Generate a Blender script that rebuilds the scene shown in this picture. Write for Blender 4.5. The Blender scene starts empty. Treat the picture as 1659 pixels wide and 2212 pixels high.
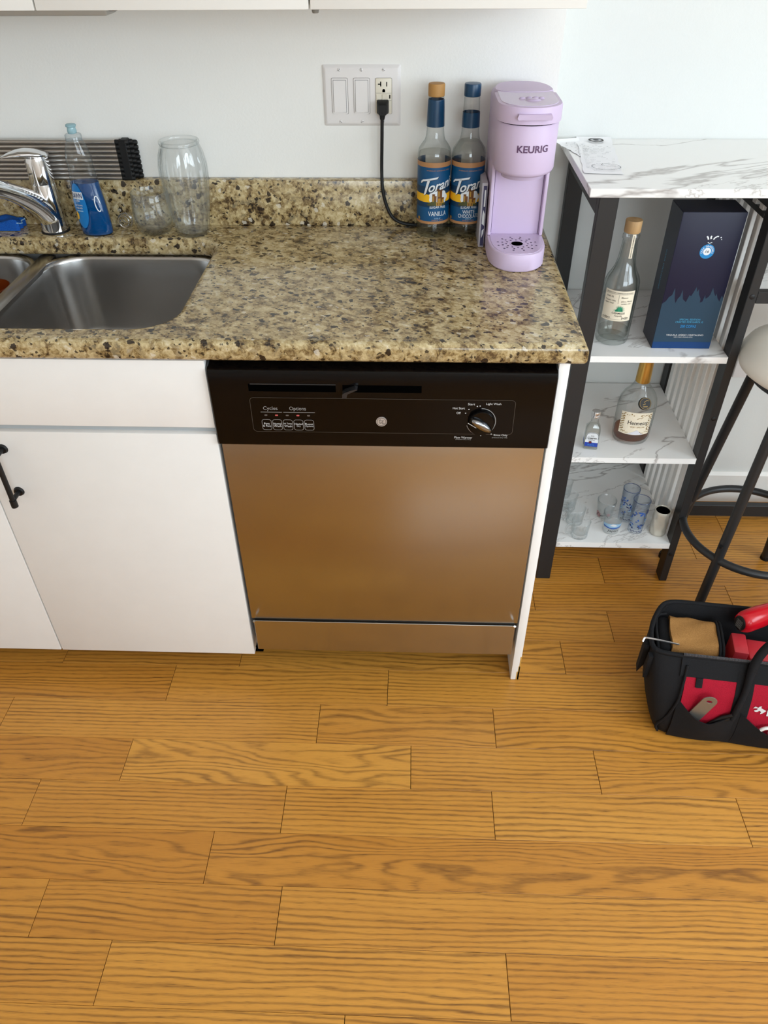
import bpy, bmesh, math, random
from mathutils import Vector, Matrix
random.seed(7)
SC = bpy.context.scene
COL = SC.collection
PI = math.pi

# ------------------------------------------------------------------ camera, world, lights, exposure
CAM_POS = Vector((0.3529, -1.1771, 1.4911))
PITCH, YAW, ROLL, FPX = math.radians(39.3156), math.radians(2.2892), math.radians(-0.505), 1634.82
fw = Vector((-math.sin(YAW)*math.cos(PITCH), math.cos(YAW)*math.cos(PITCH), -math.sin(PITCH)))
rt = Vector((math.cos(YAW), math.sin(YAW), 0)); up = rt.cross(fw)
r2 = rt*math.cos(ROLL)+up*math.sin(ROLL); u2 = -rt*math.sin(ROLL)+up*math.cos(ROLL)
cd = bpy.data.cameras.new('camera'); cam = bpy.data.objects.new('camera', cd); COL.objects.link(cam)
cd.sensor_fit = 'HORIZONTAL'; cd.sensor_width = 36.0; cd.lens = FPX/1659*36.0; cd.clip_start = .02
mw = Matrix((r2, u2, -fw)).transposed().to_4x4(); mw.translation = CAM_POS; cam.matrix_world = mw
SC.camera = cam

world = bpy.data.worlds.new('sky_world'); SC.world = world; world.use_nodes = True
world.node_tree.nodes['Background'].inputs[0].default_value = (.75, .86, 1, 1)
world.node_tree.nodes['Background'].inputs[1].default_value = 1.0

def area(name, loc, rot, sx, sy, power, color):
    l = bpy.data.lights.new(name, 'AREA'); l.shape = 'RECTANGLE'; l.size = sx; l.size_y = sy
    l.energy = power; l.color = color
    o = bpy.data.objects.new(name, l); COL.objects.link(o); o.location = loc; o.rotation_euler = rot
    return o
# daylight entering through the two windows of the room
area('window_daylight_right', (2.86, -1.5, 1.7), (0, math.radians(90), 0), 1.3, 2.0, 60, (.80, .92, 1))
area('window_daylight_front', (1.55, -3.26, 1.7), (math.radians(90), 0, 0), 2.1, 1.3, 50, (.82, .93, 1))

SC.view_settings.view_transform = 'Standard'; SC.view_settings.look = 'None'
SC.view_settings.gamma = 1.0; SC.view_settings.use_curve_mapping = False
SC.view_settings.exposure = 0.2
SC.cycles.transparent_max_bounces = 32
SC.cycles.sample_clamp_indirect = 4.0
SC.cycles.max_bounces = 10; SC.cycles.diffuse_bounces = 6; SC.cycles.glossy_bounces = 6; SC.cycles.transmission_bounces = 10

# ------------------------------------------------------------------ material helpers
def S(r, g, b):
    f = lambda c: (c/255/12.92) if c/255 <= .04045 else ((c/255+.055)/1.055)**2.4
    return (f(r), f(g), f(b), 1)
class NT:
    def __init__(s, name):
        s.m = bpy.data.materials.new(name); s.m.use_nodes = True; s.t = s.m.node_tree
        s.b = s.t.nodes['Principled BSDF']; s.out = s.t.nodes['Material Output']
    def n(s, typ, **kw):
        x = s.t.nodes.new('ShaderNode'+typ)
        for k, v in kw.items():
            if k.startswith('i_'):
                kk = k[2:]
                x.inputs[int(kk) if kk.isdigit() else kk].default_value = v
            else: setattr(x, k, v)
        return x
    def l(s, a, b): s.t.links.new(a, b)
    def math(s, op, a, b=None, c=None, clamp=False):
        x = s.n('Math', operation=op); x.use_clamp = clamp
        for i, v in enumerate((a, b, c)):
            if v is None: continue
            if isinstance(v, (int, float)): x.inputs[i].default_value = v
            else: s.l(v, x.inputs[i])
        return x.outputs[0]
    def mix(s, f, a, b, blend='MIX'):
        x = s.n('MixRGB', blend_type=blend)
        for i, v in enumerate((f, a, b)):
            if isinstance(v, (int, float)) and i == 0: x.inputs[0].default_value = v
            elif isinstance(v, tuple): x.inputs[i].default_value = v
            else: s.l(v, x.inputs[i])
        return x.outputs[0]
    def ramp(s, f, stops):
        x = s.n('ValToRGB'); e = x.color_ramp.elements
        while len(e) < len(stops): e.new(.5)
        for q, (p, c) in zip(e, stops): q.position = p; q.color = c if len(c) == 4 else (*c, 1)
        s.l(f, x.inputs[0]); return x.outputs[0]
    def coords(s, scale=(1, 1, 1), rot=(0, 0, 0), world=False):
        if world: src = s.n('NewGeometry').outputs['Position']
        else: src = s.n('TexCoord').outputs['Object']
        mp = s.n('Mapping'); mp.inputs['Scale'].default_value = scale; mp.inputs['Rotation'].default_value = rot
        s.l(src, mp.inputs[0]); return mp.outputs[0]
    def noise(s, vec, scale, detail=3, rough=.5, dist=0):
        x = s.n('TexNoise'); x.inputs['Scale'].default_value = scale; x.inputs['Detail'].default_value = detail
        x.inputs['Roughness'].default_value = rough; x.inputs['Distortion'].default_value = dist
        s.l(vec, x.inputs['Vector']); return x.outputs['Fac']
    def bump(s, h, strength, dist=.001):
        x = s.n('Bump'); x.inputs['Strength'].default_value = strength; x.inputs['Distance'].default_value = dist
        s.l(h, x.inputs['Height']); s.l(x.outputs[0], s.b.inputs['Normal'])
    def base(s, rough=.5, metal=0, spec=.5, coat=0):
        s.b.inputs['Roughness'].default_value = rough; s.b.inputs['Metallic'].default_value = metal
        s.b.inputs['Specular IOR Level'].default_value = spec; s.b.inputs['Coat Weight'].default_value = coat
MATS = {}
def mat(name, color, rough=.5, metal=0, spec=.5, var=0, vscale=30, bump=0, bscale=300, coat=0, vs=(1, 1, 1)):
    if name in MATS: return MATS[name]
    q = NT(name); q.base(rough, metal, spec, coat); q.b.inputs['Base Color'].default_value = color
    if var:
        v = q.coords(vs, world=True); f = q.noise(v, vscale, 4, .6)
        lo = tuple(c*(1-var) for c in color[:3])+(1,); hi = tuple(min(1, c*(1+var)) for c in color[:3])+(1,)
        q.l(q.ramp(f, [(.3, lo), (.7, hi)]), q.b.inputs['Base Color'])
    if bump:
        v = q.coords(vs, world=True); q.bump(q.noise(v, bscale, 3, .6), bump)
    MATS[name] = q.m; return q.m
def glassmat(name, tint, edge, mx=.85, body=None, bodyf=0., rough=.015):
    q = NT(name)
    lw = q.n('LayerWeight', i_Blend=.5).outputs['Facing']
    tr = q.n('BsdfTransparent'); q.l(q.mix(q.math('POWER', lw, 2.2), tint, edge), tr.inputs[0])
    sh = tr.outputs[0]
    if body:
        df = q.n('BsdfDiffuse'); df.inputs[0].default_value = body
        m0 = q.n('MixShader'); m0.inputs[0].default_value = bodyf; q.l(sh, m0.inputs[1]); q.l(df.outputs[0], m0.inputs[2]); sh = m0.outputs[0]
    gl = q.n('BsdfGlossy'); gl.inputs['Roughness'].default_value = rough
    m1 = q.n('MixShader'); q.l(q.math('MULTIPLY_ADD', q.math('POWER', lw, 4.), mx, .055, clamp=True), m1.inputs[0])
    q.l(sh, m1.inputs[1]); q.l(gl.outputs[0], m1.inputs[2]); q.l(m1.outputs[0], q.out.inputs[0])
    return q.m

def mk_oak():
    q = NT('oak_boards'); oi = q.n('ObjectInfo'); sep = q.n('SeparateColor'); q.l(oi.outputs['Color'], sep.inputs[0])
    tone, off, cath = sep.outputs
    tc = q.n('TexCoord').outputs['Object']; sx = q.n('SeparateXYZ'); q.l(tc, sx.inputs[0])
    X = q.math('ADD', sx.outputs[0], q.math('MULTIPLY', off, 53.)); Y = q.math('ADD', sx.outputs[1], q.math('MULTIPLY', off, 17.))
    def vec(a, b):
        c = q.n('CombineXYZ'); q.l(q.math('MULTIPLY', X, a), c.inputs[0]); q.l(q.math('MULTIPLY', Y, b), c.inputs[1]); return c.outputs[0]
    n1 = q.noise(vec(1.5, 9), 1, 2.5, .45)
    n2 = q.noise(vec(9, 60), 1, 3, .55)
    ph = q.math('ADD', q.math('MULTIPLY', q.math('MULTIPLY', n1, cath), 19.), q.math('MULTIPLY', sx.outputs[1], q.math('MULTIPLY_ADD', cath, -60., 105.)))
    ph = q.math('ADD', ph, q.math('MULTIPLY', n2, 1.1))
    ring = q.math('MULTIPLY_ADD', q.math('SINE', q.math('MULTIPLY', ph, 6.283)), .5, .5)
    ring = q.math('POWER', ring, 2.6)
    pores = q.noise(vec(30, 900), 1, 2, .6); pores = q.math('MULTIPLY', q.math('SUBTRACT', pores, .53), 7., clamp=True)
    broad = q.noise(vec(2.2, 14), 1, 3, .6)
    amt = q.noise(vec(3, 22), 1, 2, .5); amt = q.math('MULTIPLY_ADD', amt, 1.5, -.28, clamp=True)
    ln = q.math('MULTIPLY', ring, amt, clamp=True)
    lt = q.mix(tone, S(196, 132, 50), S(218, 158, 70)); dk = q.mix(tone, S(160, 98, 32), S(186, 124, 46))
    c = q.mix(q.math('MULTIPLY', broad, .75), lt, dk)
    c = q.mix(q.math('MULTIPLY', ln, .95), c, S(100, 62, 26))
    c = q.mix(q.math('MULTIPLY', pores, q.math('MULTIPLY_ADD', ring, .55, .22)), c, S(92, 54, 20))
    q.l(c, q.b.inputs['Base Color']); q.base(.34, 0, .42)
    q.l(q.math('MULTIPLY_ADD', pores, .14, .30), q.b.inputs['Roughness'])
    h = q.math('ADD', pores, ring); q.bump(q.math('MULTIPLY', h, -1.), .12, .0006)
    return q.m
def mk_granite():
    q = NT('speckled_granite'); v0 = q.coords((1, 1, 1), (0, 0, .55), world=True)
    nz = q.n('TexNoise'); nz.inputs['Scale'].default_value = 42; nz.inputs['Detail'].default_value = 4; nz.inputs['Roughness'].default_value = .65; q.l(v0, nz.inputs['Vector'])
    sb = q.n('VectorMath', operation='SUBTRACT'); q.l(nz.outputs['Color'], sb.inputs[0]); sb.inputs[1].default_value = (.5, .5, .5)
    sc = q.n('VectorMath', operation='SCALE'); q.l(sb.outputs[0], sc.inputs[0]); sc.inputs['Scale'].default_value = .022
    ad = q.n('VectorMath', operation='ADD'); q.l(v0, ad.inputs[0]); q.l(sc.outputs[0], ad.inputs[1])
    vs = q.n('Mapping'); vs.inputs['Scale'].default_value = (1, 1.35, 1.15); q.l(ad.outputs[0], vs.inputs[0]); v = vs.outputs[0]
    a = q.noise(v, 36, 6, .68); b = q.noise(v, 120, 4, .65); big = q.noise(v, 8, 3, .6, .4)
    f = q.math('ADD', q.math('MULTIPLY', a, .56), q.math('ADD', q.math('MULTIPLY', b, .36), q.math('MULTIPLY', big, .22)))
    c = q.ramp(f, [(.45, S(36, 29, 24)), (.488, S(84, 67, 44)), (.535, S(138, 116, 77)), (.59, S(174, 153, 109)), (.66, S(198, 182, 146)), (.74, S(216, 208, 190))])
    g = q.n('TexVoronoi'); g.inputs['Scale'].default_value = 75; q.l(v, g.inputs['Vector'])
    gs = q.n('SeparateColor'); q.l(g.outputs['Color'], gs.inputs[0])
    c = q.mix(q.math('MULTIPLY', q.math('GREATER_THAN', gs.outputs[2], .62), .28), c, S(206, 188, 146)); c = q.mix(q.math('MULTIPLY', q.math('LESS_THAN', gs.outputs[2], .16), .40), c, S(88, 68, 46))
    def spots(scale, thr, gate, col, k):
        vo = q.n('TexVoronoi'); vo.inputs['Scale'].default_value = scale; q.l(v, vo.inputs['Vector'])
        rs = q.n('SeparateColor'); q.l(vo.outputs['Color'], rs.inputs[0])
        m = q.math('MULTIPLY', q.math('LESS_THAN', vo.outputs['Distance'], thr), q.math('GREATER_THAN', rs.outputs[0], gate))
        return q.mix(q.math('MULTIPLY', m, k), c, col)
    c = spots(58, .40, .84, S(30, 21, 20), .93); c = spots(130, .42, .86, S(26, 20, 20), .85); c = spots(70, .36, .94, S(214, 206, 190), .6)
    q.l(c, q.b.inputs['Base Color']); q.base(.16, 0, .5)
    return q.m
def mk_marble():
    q = NT('white_marble'); v = q.coords((1, 1, 1), (0, 0, -.5), world=True)
    st = q.n('Mapping'); st.inputs['Scale'].default_value = (1, 2.6, 2.0); q.l(v, st.inputs[0]); v = st.outputs[0]
    n = q.noise(v, 1.7, 6, .5, .5); d = q.math('ABSOLUTE', q.math('SUBTRACT', n, .5))
    w = q.math('MULTIPLY_ADD', q.noise(v, 4, 2, .5), .036, -.005)
    vein = q.math('SUBTRACT', 1., q.math('DIVIDE', d, w), clamp=True)
    n2 = q.noise(v, 4.0, 6, .6, .6); d2 = q.math('ABSOLUTE', q.math('SUBTRACT', n2, .53))
    v2 = q.math('SUBTRACT', 1., q.math('MULTIPLY', d2, 70.), clamp=True)
    mk = q.math('GREATER_THAN', q.noise(v, 2.2, 1, .5), .54)
    c = q.mix(q.math('MULTIPLY', q.math('POWER', vein, 1.4), .8), S(236, 235, 233), S(150, 142, 138))
    c = q.mix(q.math('MULTIPLY', q.math('MULTIPLY', v2, mk), .6), c, S(160, 154, 150))
    q.l(c, q.b.inputs['Base Color']); q.base(.32, 0, .45); return q.m
def mk_steel(name, col, rough, stretch, amt=.02):
    q = NT(name); v = q.coords(stretch, world=True); f = q.noise(v, 1, 4, .6)
    q.base(rough, 1); q.l(q.mix(f, tuple(x*.97 for x in col[:3])+(1,), col), q.b.inputs['Base Color'])
    sm = q.noise(q.coords((6, 6, 6), world=True), 1, 3, .6)
    q.l(q.math('MULTIPLY_ADD', f, amt, rough-amt/2), q.b.inputs['Roughness']); return q.m
def mk_wall(name, col):
    q = NT(name); q.base(.6, 0, .3); v = q.coords(world=True)
    q.l(q.ramp(q.noise(v, 3, 3, .6), [(.3, tuple(x*.975 for x in col[:3])+(1,)), (.7, col)]), q.b.inputs['Base Color'])
    q.bump(q.noise(v, 170, 4, .6), .22, .0012); return q.m
def mk_seams(name, base, line, sc, rough=.8):   # woven / napped cloth
    q = NT(name); v = q.coords(world=True); f = q.noise(v, sc, 2, .7)
    q.l(q.ramp(f, [(.35, line), (.65, base)]), q.b.inputs['Base Color']); q.base(rough, 0, .25)
    q.bump(f, .35, .0008); return q.m

OAK = mk_oak(); GRANITE = mk_granite(); MARBLE = mk_marble()
WALLP = mk_wall('warm_white_wall_paint', S(236, 235, 231)); WALLR = mk_wall('cool_white_wall_paint', S(218, 219, 216))
STEEL = mk_steel('brushed_steel', (.46, .435, .40, 1), .21, (3, 3, 260)); SINKST = mk_steel('satin_sink_steel', (.50, .49, .48, 1), .26, (120, 6, 120))
CHROME = mat('chrome', (.82, .83, .85, 1), .06, 1); DARKCH = mat('dark_chrome', (.30, .31, .33, 1), .08, 1)
RODST = mat('rod_steel', (.52, .49, .46, 1), .34, 1)
CABW = mat('white_laminate', S(229, 227, 224), .35, 0, .4, var=.015, vscale=14)
CABU = mat('white_upper_laminate', S(228, 226, 221), .4, 0, .4)
PAINTW = mat('white_gloss_paint', S(240, 239, 237), .4, 0, .4, var=.03, vscale=60, vs=(1, 1, .12))
BLKG = mat('black_gloss_plastic', S(8, 6, 6), .12, 0, .22); BLKM = mat('black_matte_plastic', S(14, 14, 15), .5, 0, .4)
BLKOV = mat('black_overlay_film', S(7, 5, 5), .09, 0, .22)
BLKMET = mat('black_powder_coat', S(36, 36, 37), .42, 0, .4, bump=.08, bscale=900)
RUBBER = mat('black_rubber', S(16, 16, 17), .55, 0, .35)
DARK = mat('dark_void', S(3, 3, 3), .8, 0, 0)
WHTXT = mat('white_print', S(205, 205, 205), .5); GRTXT = mat('grey_print', S(140, 138, 136), .5)
PLATEW = mat('switch_plate_plastic', S(226, 222, 220), .38, 0, .4); ALMOND = mat('almond_plastic', S(226, 219, 202), .36, 0, .4)
LED = mat('red_indicator', S(196, 92, 92), .3); LEDOFF = mat('indicator_off', S(96, 90, 86), .3)
LILAC = mat('lilac_plastic', S(205, 186, 214), .42, 0, .4, bump=.05, bscale=1500); LILACD = mat('lilac_shiny_plastic', S(196, 178, 206), .2, 0, .5)
PURTXT = mat('plum_print', S(92, 62, 96), .5)
GLASS = glassmat('clear_glass', (.985, .99, .99, 1), (.80, .84, .84, 1), .95, (.9, .95, 1, 1), .022)  # faint white diffuse body added to brighten the glass where reflections are few
GLASSB = glassmat('bottle_glass', (.972, .98, .975, 1), (.55, .60, .58, 1), .8)
GLASSBL = glassmat('blue_tinted_glass', (.95, .97, .99, 1), (.42, .52, .66, 1), .85, (.9, .95, 1, 1), .04)
SYRUP = glassmat('clear_syrup', (.93, .93, .91, 1), (.72, .72, .69, 1), .3)
COGNAC = glassmat('amber_spirit', (.72, .42, .20, 1), (.40, .16, .05, 1), .35)
SOAP = glassmat('blue_dish_soap', (.06, .40, .70, 1), (.0, .12, .34, 1), .5, S(0, 92, 160), .5)
CLRPL = glassmat('clear_plastic', (.95, .97, .98, 1), (.50, .58, .62, 1), .7)
AMBER = glassmat('orange_glass', (.70, .30, .10, 1), (.35, .10, .02, 1), .5, S(150, 70, 28), .5)
NAVY = mat('navy_label', S(3, 50, 84), .45); NAVYL = mat('blue_label', S(2, 76, 122), .42)
TANL = mat('tan_label', S(176, 128, 84), .5); YELL = mat('yellow_label', S(238, 182, 26), .5); CREAM = mat('cream_label', S(232, 222, 200), .6)
CLOUD = mat('cloud_white_print', S(222, 226, 230), .5); BRICK = mat('brown_print', S(112, 68, 26), .5); OCHRE = mat('ochre_print', S(176, 132, 44), .5); OLIVE = mat('olive_print', S(72, 74, 34), .5)
CAPBLUE = mat('blue_sleeve', S(4, 58, 92), .34, 0, .5); CORK = mat('tan_cap', S(178, 132, 72), .6)
INK = mat('black_ink', S(38, 36, 36), .6); GREENP = mat('agave_green_print', S(30, 140, 104), .5); GREYINK = mat('grey_ink', S(120, 120, 122), .7)
GOLD = mat('gold_foil', S(198, 158, 82), .28, .85); GOLDP = mat('gold_print', S(150, 120, 62), .45, .3)
BOXNAVY = mat('navy_box_card', S(15, 17, 46), .42, 0, .35); BOXSIDE = mat('navy_box_side', S(16, 22, 44), .4, .1); BOXTEAL = mat('teal_box_print', S(20, 56, 78), .42, 0)
BOXBLUE = mat('blue_box_print', S(8, 58, 112), .3, .3); LOGOBL = mat('bright_blue_print', S(22, 128, 190), .4); CYANP = mat('cyan_print', S(70, 160, 200), .5)
PAPER = mat('receipt_paper', S(238, 238, 240), .7)
WOODCAP = mat('pale_wood_cap', S(186, 150, 104), .6, var=.18, vscale=60, vs=(1, 1, .1))
ALUM = mat('silver_cap', (.75, .75, .76, 1), .25, .9)
BLUEP = mat('cobalt_print', S(46, 90, 170), .4); DKBLUEP = mat('dark_blue_print', S(22, 40, 92), .4); PINKP = mat('mauve_print', S(170, 130, 132), .5); LTBLUEP = mat('pale_blue_print', S(150, 190, 220), .5)
CERAM = mat('pearly_ceramic', S(204, 198, 184), .25, .25, .6, bump=.6, bscale=95)
VINYL = mat('cream_vinyl', S(222, 217, 206), .35, 0, .45)
BAGBLK = mk_seams('black_canvas', S(24, 24, 27), S(12, 12, 14), 900); BAGRED = mk_seams('red_canvas', S(176, 14, 44), S(140, 6, 32), 900)
BAGIN = mk_seams('dark_lining', S(20, 20, 22), S(12, 12, 13), 700); CANVAS = mk_seams('tan_canvas', S(170, 124, 70), S(146, 104, 56), 500)
SPONGE = mk_seams('blue_cloth', S(20, 92, 180), S(10, 64, 146), 500)
REDPL = mat('red_plastic', S(200, 18, 34), .22, 0, .5); REDPL2 = mat('rose_red_plastic', S(206, 56, 66), .35)
TOOLST = mat('grey_tool_steel', (.30, .28, .25, 1), .4, .8)
BASEB = mat('baseboard_paint', S(232, 228, 222), .4)
SUBF = mat('subfloor_dark', S(70, 42, 22), .8)
STAIN = mat('yellow_chip', S(196, 150, 70), .6)

# ------------------------------------------------------------------ geometry helpers (verts, faces)
def box(x0, x1, y0, y1, z0, z1):
    v = [(x0, y0, z0), (x1, y0, z0), (x1, y1, z0), (x0, y1, z0), (x0, y0, z1), (x1, y0, z1), (x1, y1, z1), (x0, y1, z1)]
    return v, [(0, 3, 2, 1), (4, 5, 6, 7), (0, 1, 5, 4), (1, 2, 6, 5), (2, 3, 7, 6), (3, 0, 4, 7)]
def bm_vf(bm):
    bm.verts.index_update(); r = [tuple(v.co) for v in bm.verts], [tuple(v.index for v in f.verts) for f in bm.faces]; bm.free(); return r
def to_bm(vf):
    bm = bmesh.new(); vs = [bm.verts.new(v) for v in vf[0]]
    for f in vf[1]:
        try: bm.faces.new([vs[i] for i in f])
        except ValueError: pass
    return bm
def bbox(x0, x1, y0, y1, z0, z1, r=.003, seg=2):
    bm = to_bm(box(x0, x1, y0, y1, z0, z1))
    bmesh.ops.bevel(bm, geom=list(bm.edges), offset=r, segments=seg, profile=.5, affect='EDGES', clamp_overlap=True)
    return bm_vf(bm)
def join(*L):
    V = []; F = []
    for v, f in L:
        n = len(V); V += list(v); F += [tuple(i+n for i in q) for q in f]
    return V, F
def lathe(prof, n=32, cx=0, cy=0, z0=0, sx=1, sy=1, cap=True, rot=0):
    V = []; F = []; m = len(prof)
    for r, z in prof:
        for k in range(n):
            a = rot+2*PI*k/n; V.append((cx+sx*r*math.cos(a), cy+sy*r*math.sin(a), z0+z))
    for i in range(m-1):
        for k in range(n):
            k2 = (k+1) % n; F.append((i*n+k, i*n+k2, (i+1)*n+k2, (i+1)*n+k))
    if cap:
        if prof[0][0] > 1e-6: F.append(tuple(range(n-1, -1, -1)))
        if prof[-1][0] > 1e-6: F.append(tuple((m-1)*n+k for k in range(n)))
    return V, F
def loft(loops, cap0=True, cap1=True, closed=True):
    V = []; F = []; n = len(loops[0])
    for L in loops: V += [tuple(p) for p in L]
    for i in range(len(loops)-1):
        for k in range(n if closed else n-1):
            k2 = (k+1) % n; F.append((i*n+k, i*n+k2, (i+1)*n+k2, (i+1)*n+k))
    if cap0: F.append(tuple(range(n-1, -1, -1)))
    if cap1: F.append(tuple((len(loops)-1)*n+k for k in range(n)))
    return V, F
def rrect(x0, x1, y0, y1, r, n=5):
    if not isinstance(r, (tuple, list)): r = (r,)*4
    P = []
    for (cx, cy, a, q) in ((x1-r[0], y0+r[0], -PI/2, r[0]), (x1-r[1], y1-r[1], 0, r[1]), (x0+r[2], y1-r[2], PI/2, r[2]), (x0+r[3], y0+r[3], PI, r[3])):
        for k in range(n+1):
            t = a+PI/2*k/n; P.append((cx+q*math.cos(t), cy+q*math.sin(t)))
    return P
def at_z(P, z): return [(x, y, z) for x, y in P]
def smooth_path(P, n=8, closed=False):
    P = [Vector(p) for p in P]; out = []; m = len(P)
    rng = range(m if closed else m-1)
    for i in rng:
        p0 = P[(i-1) % m] if closed or i > 0 else P[i]*2-P[i+1]
        p1 = P[i]; p2 = P[(i+1) % m]
        p3 = P[(i+2) % m] if closed or i+2 < m else p2*2-p1
        for k in range(n):
            t = k/n
            out.append(.5*((2*p1)+(p2-p0)*t+(2*p0-5*p1+4*p2-p3)*t*t+(3*p1-p0-3*p2+p3)*t**3))
    if not closed: out.append(P[-1])
    return out
def tube(P, r, n=10, closed=False, sx=1.0, cap=True):
    P = [Vector(p) for p in P]; m = len(P); loops = []
    t0 = (P[1]-P[0]).normalized(); nrm = t0.orthogonal().normalized()
    if abs(t0.z) < .9: nrm = t0.cross(Vector((0, 0, 1))).normalized()
    for i in range(m):
        if closed: t = (P[(i+1) % m]-P[i-1]).normalized()
        else: t = (P[min(i+1, m-1)]-P[max(i-1, 0)]).normalized()
        nrm = (nrm-t*nrm.dot(t)).normalized(); b = t.cross(nrm)
        q = r[i] if isinstance(r, (list, tuple)) else r
        loops.append([P[i]+nrm*(q*sx*math.cos(2*PI*k/n))+b*(q*math.sin(2*PI*k/n)) for k in range(n)])
    if closed: loops.append(loops[0]); return loft(loops, False, False)
    return loft(loops, cap, cap)
def prism(poly, a, b, axis='z'):
    n = len(poly)
    def P(p, t): return {'z': (p[0], p[1], t), 'y': (p[0], t, p[1]), 'x': (t, p[0], p[1])}[axis]
    V = [P(p, a) for p in poly]+[P(p, b) for p in poly]
    F = [tuple(range(n))[::-1], tuple(range(n, 2*n))]+[(k, (k+1) % n, n+(k+1) % n, n+k) for k in range(n)]
    return V, F
def xf(vf, loc=(0, 0, 0), rz=0, scale=1, M=None):
    if M is None: M = Matrix.Translation(loc) @ Matrix.Rotation(rz, 4, 'Z') @ Matrix.Scale(scale, 4)
    return [tuple(M @ Vector(v)) for v in vf[0]], vf[1]
def holed(outer, holes, z0, z1, bev=0, bres=3):
    """slab with holes: 2D curve with fill, extruded and rounded"""
    c = bpy.data.curves.new('tmp', 'CURVE'); c.dimensions = '2D'; c.fill_mode = 'BOTH'
    c.extrude = (z1-z0)/2-bev; c.bevel_depth = bev; c.bevel_resolution = bres; c.offset = -bev
    for P in [outer]+holes:
        s = c.splines.new('POLY'); s.points.add(len(P)-1); s.use_cyclic_u = True
        for q, p in zip(s.points, P): q.co = (p[0], p[1], 0, 1)
    o = bpy.data.objects.new('tmp', c); COL.objects.link(o)
    dg = bpy.context.evaluated_depsgraph_get(); me = bpy.data.meshes.new_from_object(o.evaluated_get(dg))
    vf = [(v.co.x, v.co.y, v.co.z+(z0+z1)/2) for v in me.vertices], [tuple(p.vertices) for p in me.polygons]
    bpy.data.meshes.remove(me); bpy.data.objects.remove(o); bpy.data.curves.remove(c); return vf
def text(s, w=None, h=None, bold=0., shear=0., keep=False):
    """lettering as flat polygons centred on the origin in (u, v); fitted to w x h"""
    c = bpy.data.curves.new('tmp', 'FONT'); c.body = s; c.size = 1; c.offset = bold; c.shear = shear; c.resolution_u = 3
    c.align_x = 'CENTER'; c.space_line = .8
    o = bpy.data.objects.new('tmp', c); COL.objects.link(o)
    dg = bpy.context.evaluated_depsgraph_get(); me = bpy.data.meshes.new_from_object(o.evaluated_get(dg))
    V = [(v.co.x, v.co.y) for v in me.vertices]; F = [tuple(p.vertices) for p in me.polygons]
    bpy.data.meshes.remove(me); bpy.data.objects.remove(o); bpy.data.curves.remove(c)
    xs = [v[0] for v in V]; ys = [v[1] for v in V]
    bw = max(xs)-min(xs); bh = max(ys)-min(ys); cx = (max(xs)+min(xs))/2; cy = (max(ys)+min(ys))/2
    kx = (w/bw) if w else None; ky = (h/bh) if h else None
    if kx is None: kx = ky
    if ky is None: ky = kx
    return [((x-cx)*kx, (y-cy)*ky) for x, y in V], F
def poly2(P): return list(P), [tuple(range(len(P)))]
def strip2(P, w):   # ribbon along a 2-D polyline
    V = []; F = []
    for i, p in enumerate(P):
        a = P[max(i-1, 0)]; b = P[min(i+1, len(P)-1)]; dx, dy = b[0]-a[0], b[1]-a[1]; L = math.hypot(dx, dy) or 1
        V += [(p[0]-dy/L*w/2, p[1]+dx/L*w/2), (p[0]+dy/L*w/2, p[1]-dx/L*w/2)]
    for i in range(len(P)-1): F.append((2*i, 2*i+1, 2*i+3, 2*i+2))
    return V, F
def ring2(r0, r1, n=28, sx=1, sy=1):
    V = [(sx*r*math.cos(2*PI*k/n), sy*r*math.sin(2*PI*k/n)) for r in (r0, r1) for k in range(n)]
    return V, [(k, n+k, n+(k+1) % n, (k+1) % n) for k in range(n)]
def disc2(r, n=24, sx=1, sy=1): return poly2([(sx*r*math.cos(2*PI*k/n), sy*r*math.sin(2*PI*k/n)) for k in range(n)])
def sh2(vf, du, dv, rot=0, k=1):
    c, s = math.cos(rot)*k, math.sin(rot)*k
    return [(du+c*u-s*v, dv+s*u+c*v) for u, v in vf[0]], vf[1]
def join2(*L): return join(*L)
def flat(vf2, o, ux=(1, 0, 0), uy=(0, 0, 1)):
    o = Vector(o); ux = Vector(ux); uy = Vector(uy)
    return [tuple(o+ux*p[0]+uy*p[1]) for p in vf2[0]], vf2[1]
def cyl(vf2, r, a0=0., z0=0., step=.002, sx=1., sy=1., rf=None):
    """wrap (u, v) lettering round a vertical cylinder; a0 = 0 faces -y, u runs to the right; rf(z) = radius there"""
    bm = bmesh.new(); vs = [bm.verts.new((p[0], p[1], 0)) for p in vf2[0]]
    for f in vf2[1]:
        try: bm.faces.new([vs[i] for i in f])
        except ValueError: pass
    us = [p[0] for p in vf2[0]]; u = math.ceil(min(us)/step)*step
    while u < max(us):
        bmesh.ops.bisect_plane(bm, geom=list(bm.verts)+list(bm.edges)+list(bm.faces), plane_co=(u+1e-6, 0, 0), plane_no=(1, 0, 0), dist=1e-7); u += step
    V, F = bm_vf(bm); out = []
    for (x, y, _) in V:
        q = (rf(y+z0)+(r if rf else 0)) if rf else r
        rr = q; a = a0+x/(rf(z0) if rf else r); out.append((sx*rr*math.sin(a), -sy*rr*math.cos(a), z0+y))
    return out, F
def rect2(u0, u1, v0, v1): return [(u0, v0), (u1, v0), (u1, v1), (u0, v1)], [(0, 1, 2, 3)]

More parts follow.
